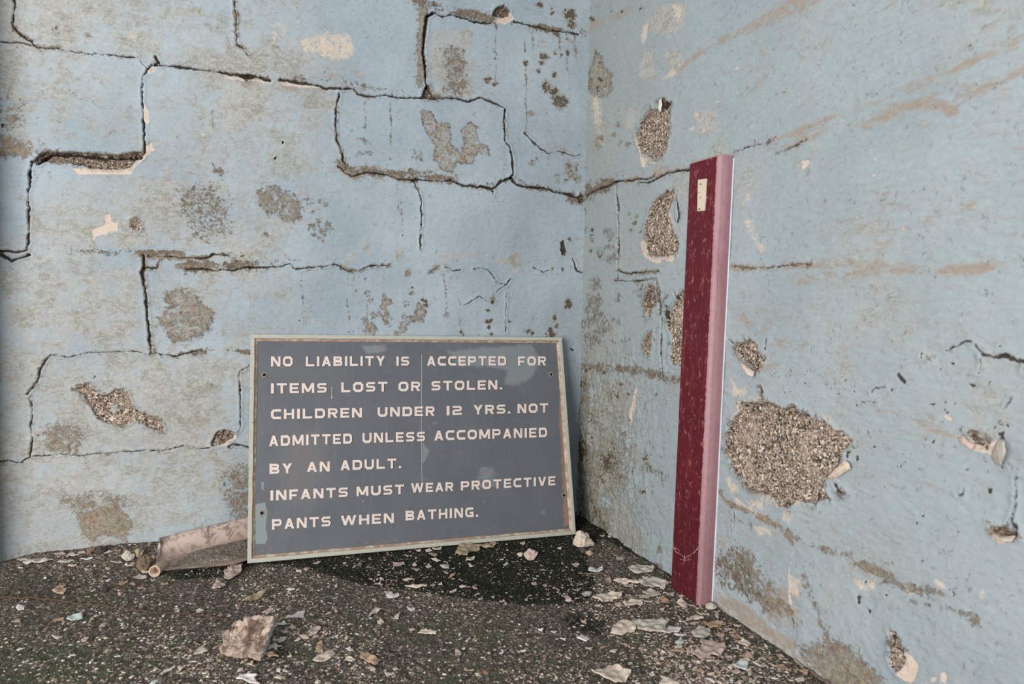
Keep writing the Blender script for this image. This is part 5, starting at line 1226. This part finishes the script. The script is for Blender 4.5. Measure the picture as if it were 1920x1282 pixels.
for r in (1, .5):
    for a in q: b = c0 + (a - c0) * r; vv.append(o_ + bx * b[0] + up_ * b[1] - nr_ * .013)
ff, fm = [], []
for r in range(len(rings) - 1):
    for i in range(n): ff.append((r * n + i, r * n + (i + 1) % n, (r + 1) * n + (i + 1) % n, (r + 1) * n + i)); fm.append(0)
l0 = (len(rings) - 1) * n
for i in range(n): ff.append((l0 + i, l0 + (i + 1) % n, nt - 1)); fm.append(0)
for i in range(n):
    e = q[(i + 1) % n] - q[i]; ff.append((i, nt + i, nt + (i + 1) % n, (i + 1) % n)); mid = (q[i] + q[(i + 1) % n]) / 2 - c0; fm.append(1 if mid[0] > .35 * (q[:, 0].max() - c0[0]) and mid[1] > q[:, 1].min() - c0[1] + .012 and abs(e[1]) > abs(e[0]) * .6 else 0)
    ff.append((nt + i, nt + n + i, nt + n + (i + 1) % n, nt + (i + 1) % n)); fm.append(0)
ff.append(tuple(nt + n + i for i in range(n))); fm.append(0)
g = G('slab_plaster'); nf = g.noise(60, 7, .7); nm = g.noise(24, 6, .62, dist=.8); c = g.mix(nm, (158, 136, 122), (206, 186, 172)); c = g.mix(g.mul(g.sm(g.noise(30, 7, .72, dist=.7), .46, .58), .85), c, (96, 76, 62)); c = g.mix(g.mul(g.sm(nf, .56, .66), .6), c, (70, 56, 46)); c = g.mix(g.mul(g.sm(nf, .4, .3), .5), c, (216, 198, 184))
c = g.mix(g.mul(g.mth('MULTIPLY_ADD', g.mth('ABSOLUTE', g.add(g.noise(16, 6, .65, dist=.6), -.5)), -40, 1.0, clamp=True), .8), c, (62, 48, 40))
M_SLAB = g.out(c, .9, g.bump(nf, .7, .004)); g = G('blue_grey_paint_edge'); M_EDGE = g.out(g.mix(g.noise(80), (150, 158, 170), (184, 188, 194)), .8)
slab = link_mesh('plaster_slab', np.array(vv) - o_, ff, mats=[M_SLAB, M_EDGE], fmat=fm); slab.location = tuple(o_)
bm = __import__('bmesh').new(); bm.from_mesh(slab.data); __import__('bmesh').ops.recalc_face_normals(bm, faces=bm.faces); bm.to_mesh(slab.data); bm.free()
tag(slab, 'big tilted slab of brown-mottled cream plaster on the floor at front left', 'plaster slab')
# ------------------------------------------------------------------ dry stems and twigs
g = G('dry_stem'); M_STEM = g.out(g.mix(g.noise(60, 4, .6), (58, 44, 34), (102, 80, 62)), .8); g = G('grey_twig'); M_TWIG = g.out(g.mix(g.noise(90, 4, .6), (96, 80, 66), (150, 130, 110)), .85)
def twig(pts, r0, r1, mat, name, label, cat='twig', lift=.002):
    global vv, ff
    q = [on_floor(p) for p in pts]; vv, ff = [], []; m = []
    for i in range(len(q) - 1):
        for k in range(5): t = k / 5; a = q[i] * (1 - t) + q[i + 1] * t; a[2] = floor_z(a[0], a[1]) + lift + .0012 * math.sin(i * 5 + k * 1.9); m.append(a)
    m.append(q[-1] + np.array([0, 0, lift])); c_ = m[0].copy(); rs = [r0 + (r1 - r0) * i / (len(m) - 1) for i in range(len(m))]; tube([tuple(a - c_) for a in m], rs, 6)
    o = link_mesh(name, vv, ff, mat, smooth=True); o.location = tuple(c_); return tag(o, label, cat, 'dry stems and twigs on the floor')
twig(P('-30,1121 0,1122 40,1124 90,1126 130,1131 180,1137 240,1145 300,1151 350,1154 390,1158 430,1168 455,1174'), .0023, .0011, M_STEM, 'dry_stem', 'long thin brown dry stem running from the left edge to the slab', lift=.004)
twig(P('5,1119 15,1112 36,1108'), .0016, .0009, M_TWIG, 'grass_blade', 'short pale grass blade above the long stem at the left edge')
twig(k7('630,590 720,586 830,590 920,615 1000,640'), .0017, .0012, M_TWIG, 'twig', 'longest grey twig among the flakes left of the post')
twig(k7('930,708 1010,722 1100,735 1180,748 1240,742'), .0018, .0012, M_TWIG, 'twig', 'brown twig lying in front of the flake heap, left of the post')
twig(k7('835,605 870,640 905,685 940,720 960,765'), .0013, .0008, M_TWIG, 'twig', 'thin twig slanting down from the longest twig by the post')
twig(P('480,258 510,240 540,222 580,205', 960, 1110, 3.0968), .0014, .0009, M_STEM, 'twig', 'thin twig pointing to the large cream flake in the floor\'s middle')
twig(P('1000,345 940,345 912,332 918,302 945,272 985,258 1000,252', 960, 1110, 3.0968), .0016, .0010, M_TWIG, 'twig', 'curled brown stem bent like a hook at lower right')
twig(P('1085,330 1120,350 1160,372 1200,395 1260,425 1290,432', 960, 1110, 3.0968), .0012, .0008, M_STEM, 'twig', 'thin stem crossing the biggest flake at lower right')
twig(s4('1740,100 1800,80 1860,52 1930,30'), .0012, .0008, M_TWIG, 'twig', 'thin pale twig upper right of the fish-shaped flake')
twig(s4('1750,160 1765,190 1760,225'), .0013, .0010, M_STEM, 'twig', 'short brown twig right of the slab among pinkish flakes')
twig(s4('1530,620 1500,690 1470,770'), .0010, .0007, M_STEM, 'twig', 'thin brown stem on the moss below the oval cream flake')
twig(P('1000,640 1080,625 1110,560', 320, 1141, 9), .0008, .0006, M_STEM, 'twig', 'tiny stem in the grit below the slab')
twig(P('260,770 300,750 330,752', 640, 1000, 6), .0009, .0007, M_TWIG, 'twig', 'tiny pale twig below the left end of the damp patch')
# ------------------------------------------------------------------ many small chips: individuals nearest the eye, the rest is grit
def floor_density(px, py):
    d = .35 + 0 * px
    for cx, cy, rx, ry, a in ((1400, 1240, 170, 70, 1.6), (1230, 1110, 120, 55, 1.5), (590, 1190, 90, 60, .9), (200, 1035, 260, 26, .9), (760, 1060, 140, 40, .5), (1130, 1010, 60, 60, .9), (640, 1120, 120, 30, .5), (480, 1075, 140, 40, .4), (1180, 1240, 120, 60, .3), (280, 1220, 140, 60, .3)):
        d = d + a * np.exp(-((px - cx) / rx) ** 2 - ((py - cy) / ry) ** 2)
    k = (np.floor(px / 17).astype(int) * 7919 + np.floor(py / 9).astype(int) * 104729) % 997 / 997
    return d * (.35 + 1.3 * k * k)
def sample_floor(n, rg):
    out = []
    while len(out) < n:
        px, py = rg.random(4000) * 2040 - 60, 985 + rg.random(4000) * 320; ok = rg.random(4000) < floor_density(px, py) / 2.2
        for a, b in zip(px[ok], py[ok]):
            r = ray((a, b)); t = -CAM[2] / r[2]; q = CAM + r * t
            if q[0] < XR - .008 and q[1] < YL - .01 and q[1] > .9: out.append((q[0], q[1]))
            if len(out) >= n: break
    return out
protos = {}
for c in 'ccwptg':
    for k in range(3):
        n = 6 + k; a = np.sort(RNG.random(n) * 6.28); q = np.stack([np.cos(a) * (1 + .5 * RNG.random(n)), np.sin(a) * (.5 + .3 * RNG.random(n))], -1) * .0042
        protos.setdefault(c, []).append(make_flake(q, c, 'plaster_chip', thick=.0013, curl=.08, seed=900 + k * 7 + ord(c), rough=.0002))
keys = list('cccwppttg'); first = set(); rg = np.random.default_rng(41)
plist = [(c, k, o) for c, l in protos.items() for k, o in enumerate(l)]
spots = sample_floor(150, rg)
while len(spots) < 265:                              # the thick scatter along the right wall
    p = (1240 + 330 * rg.random(), 1075 + 210 * rg.random()); r = ray(p); q = CAM - r * (CAM[2] / r[2])
    if q[0] < XR - .012 and (p[0] - 1300) * .62 < p[1] - 1075 + 150 * rg.random(): spots.append((q[0], q[1]))
for i, (x, y) in enumerate(spots):
    c = keys[int(rg.integers(len(keys)))]; src = protos[c][int(rg.integers(len(protos[c])))]
    if src.name in first: o = src.copy(); COL.objects.link(o)
    else: o = src; first.add(src.name)
    s = .6 + .9 * rg.random() ** 2 + (.9 * rg.random() if i >= 150 else 0); o.location = (x, y, floor_z(x, y) + .0004); o.rotation_euler = (.25 * (rg.random() - .5), .25 * (rg.random() - .5), rg.random() * 6.28); o.scale = (s, s, s)
    tag(o, f'tiny {CNAME[c]} plaster chip scattered in the floor grit', 'chip', f'tiny {CNAME[c]} plaster chips in the grit')
for c, k, o in plist:
    if o.name not in first: bpy.data.objects.remove(o)
def crumbs(name, n, smin, smax, stops, seed, flat=.55, label='', cat='grit'):
    rg = np.random.default_rng(seed); xy = np.array(sample_floor(n, rg)); z = np.array([floor_z(a, b) for a, b in xy])
    base = np.array([[1, 0, 0], [.3, .9, 0], [-.8, .6, 0], [-.7, -.7, 0], [.4, -.9, 0], [.1, .1, .6], [0, 0, -.5]]); tri = np.array([[0, 1, 5], [1, 2, 5], [2, 3, 5], [3, 4, 5], [4, 0, 5], [1, 0, 6], [2, 1, 6], [3, 2, 6], [4, 3, 6], [0, 4, 6]])
    V = base[None] * (1 + .7 * (rg.random((n, 7, 1)) - .5)) + .25 * (rg.random((n, 7, 3)) - .5); s = smin + (smax - smin) * rg.random(n) ** 2.6; a = rg.random(n) * 6.28
    V = V * s[:, None, None] * np.array([1, .75, flat]); ca, sa = np.cos(a)[:, None], np.sin(a)[:, None]
    X = V[..., 0] * ca - V[..., 1] * sa; Y = V[..., 0] * sa + V[..., 1] * ca; co = np.stack([X + xy[:, :1], Y + xy[:, 1:], V[..., 2] + z[:, None] + s[:, None] * flat * .22], -1)
    f = (tri[None] + 7 * np.arange(n)[:, None, None]).reshape(-1, 3)
    g = G(name + '_stone'); m = g.out(g.ramp(g.attr('tone'), stops), .9)
    o = fast_mesh(name, co.reshape(-1, 3), f, m, {'tone': np.repeat(rg.random(n), 7)}, smooth=False); return tag(o, label, cat, kind='stuff')
crumbs('light_grit', 13000, .0010, .0046, [(0, (150, 124, 106)), (.3, (186, 160, 142)), (.6, (214, 192, 174)), (.85, (226, 214, 204)), (1, (200, 206, 206))], 61, label='pale plaster crumbs scattered all over the dark floor')
crumbs('dark_grit', 9000, .0012, .0044, [(0, (46, 42, 38)), (.5, (92, 84, 76)), (1, (136, 122, 110))], 62, label='dark gravelly grit covering the floor')
# moss: short upright tufts
rg = np.random.default_rng(63); mx, my, mz = [], [], []
cand = np.stack([rg.random(260000) * 1.72 - .68, .96 + rg.random(260000) * (YL - .97)], -1)
ii = np.clip(np.searchsorted(fx, cand[:, 0]) - 1, 0, len(fx) - 2); jj = np.clip(np.searchsorted(fy, cand[:, 1]) - 1, 0, len(fy) - 2); mv = np.maximum(moss, damp * .9)[ii, jj]
sel = (rg.random(len(cand)) < np.clip((mv - .25) * .8, 0, .6)) & (cand[:, 0] < XR - .006); c2 = cand[sel]; zz = FH[ii, jj][sel]; dm_ = damp[ii, jj][sel]; n = len(c2)
a = rg.random(n) * 6.28; h = .0018 + .0032 * rg.random(n) ** 1.5; w = .0008; ln = (rg.random((n, 2)) - .5) * .004
p0 = np.stack([c2[:, 0] - np.cos(a) * w, c2[:, 1] - np.sin(a) * w, zz - .001], -1); p1 = np.stack([c2[:, 0] + np.cos(a) * w, c2[:, 1] + np.sin(a) * w, zz - .001], -1); p2 = np.stack([c2[:, 0] + ln[:, 0], c2[:, 1] + ln[:, 1], zz + h], -1)
g = G('moss_green'); M_MOSS = g.out(g.mix(g.attr('wet'), g.ramp(g.attr('tone'), [(0, (48, 56, 40)), (.5, (88, 94, 72)), (1, (138, 134, 110))]), g.ramp(g.attr('tone'), [(0, (14, 18, 12)), (.6, (30, 36, 24)), (1, (56, 58, 42))])), .95)
tag(fast_mesh('moss', np.stack([p0, p1, p2], 1).reshape(-1, 3), np.arange(3 * n).reshape(-1, 3), M_MOSS, {'tone': np.repeat(rg.random(n), 3), 'wet': np.repeat(dm_, 3)}, smooth=False), 'short dark green moss growing over the floor', 'moss', kind='stuff')
# ------------------------------------------------------------------ curled paint still hanging on the right wall
def flap(pts, offs, mat, label):
    n0 = len(pts); Q = []                            # densify the torn outline, carry the stand-off along it
    for i in range(n0):
        for k in range(4):
            t = k / 4; j = (i + 1) % n0; h = .9 * (RNG.random(2) - .5) * (k > 0); Q.append((pts[i][0] * (1 - t) + pts[j][0] * t + h[0] * 1.6, pts[i][1] * (1 - t) + pts[j][1] * t + h[1] * 1.6, offs[i] * (1 - t) + offs[j] * t))
    P_ = [np.array(on_axis(q[:2], 0, XR - q[2])) for q in Q]; c0 = sum(P_) / len(P_); n = len(P_); vv = []; rg_ = (1, .8, .55, .28)
    for r in rg_: vv += [(p - c0) * r + np.array([-.004 * (1 - r * r) + .0012 * (RNG.random() - .5), 0, 0]) for p in P_]
    vv.append(np.array([-.004, 0, 0])); m = len(vv); vv = vv + [v + np.array([.0014, 0, 0]) for v in vv]; ff = []
    for r in range(3):
        for i in range(n): j = (i + 1) % n; f = (r * n + i, r * n + j, (r + 1) * n + j, (r + 1) * n + i); ff += [f, tuple(m + k for k in f[::-1])]
    for i in range(n): j = (i + 1) % n; ff += [(3 * n + i, 3 * n + j, 4 * n), (m + 3 * n + j, m + 3 * n + i, m + 4 * n), (j, i, m + i, m + j)]
    o = link_mesh('paint_flap', vv, ff, mat, wall_side, smooth=True)
    if mat is PLASTER: plaster_wear(o, .1)
    o.location = tuple(c0); o['label'] = label
flap(q9('150,272 168,298 215,345 262,382 252,406 225,395 190,335'), (.002, .004, .007, .008, .018, .019, .014), FM['c'], 'curled cream paint flap below the small stone scar')
flap(q9('640,938 668,905 705,868 735,845 752,852 765,888 722,916 690,936'), (.001, .003, .006, .009, .011, .010, .006, .003), FM['c'], 'cream paint flap curling at the big scar\'s lower right edge')
flap(q9('1500,825 1520,760 1545,735 1568,745 1575,800 1552,868 1528,872'), (.002, .003, .012, .022, .026, .022, .012), FM['g'], 'pale paint curl standing off the wall, casting a dark shadow')
flap(q9('1322,722 1350,715 1385,745 1420,760 1400,790 1345,762'), (.003, .004, .004, .003, .006, .006), FM['p'], 'pale paint flap at the left of the flaked hollow')
flap(q9('1502,1222 1560,1240 1628,1236 1612,1262 1560,1272 1528,1264'), (.001, .003, .002, .014, .016, .012), FM['c'], 'cream paint lip under the dark hole at the right edge')
flap(q6('622,300 632,280 640,330 644,385 636,420 626,400 620,350'), (.001, .006, .012, .014, .010, .004, .001), PLASTER, 'blue paint curl at the right edge of the upper scar')
flap(P('1236,187 1240,184 1241,196 1238,210 1234,206'), (.001, .003, .009, .008, .003), FM['w'], 'white paint curl at the top of the highest scar')
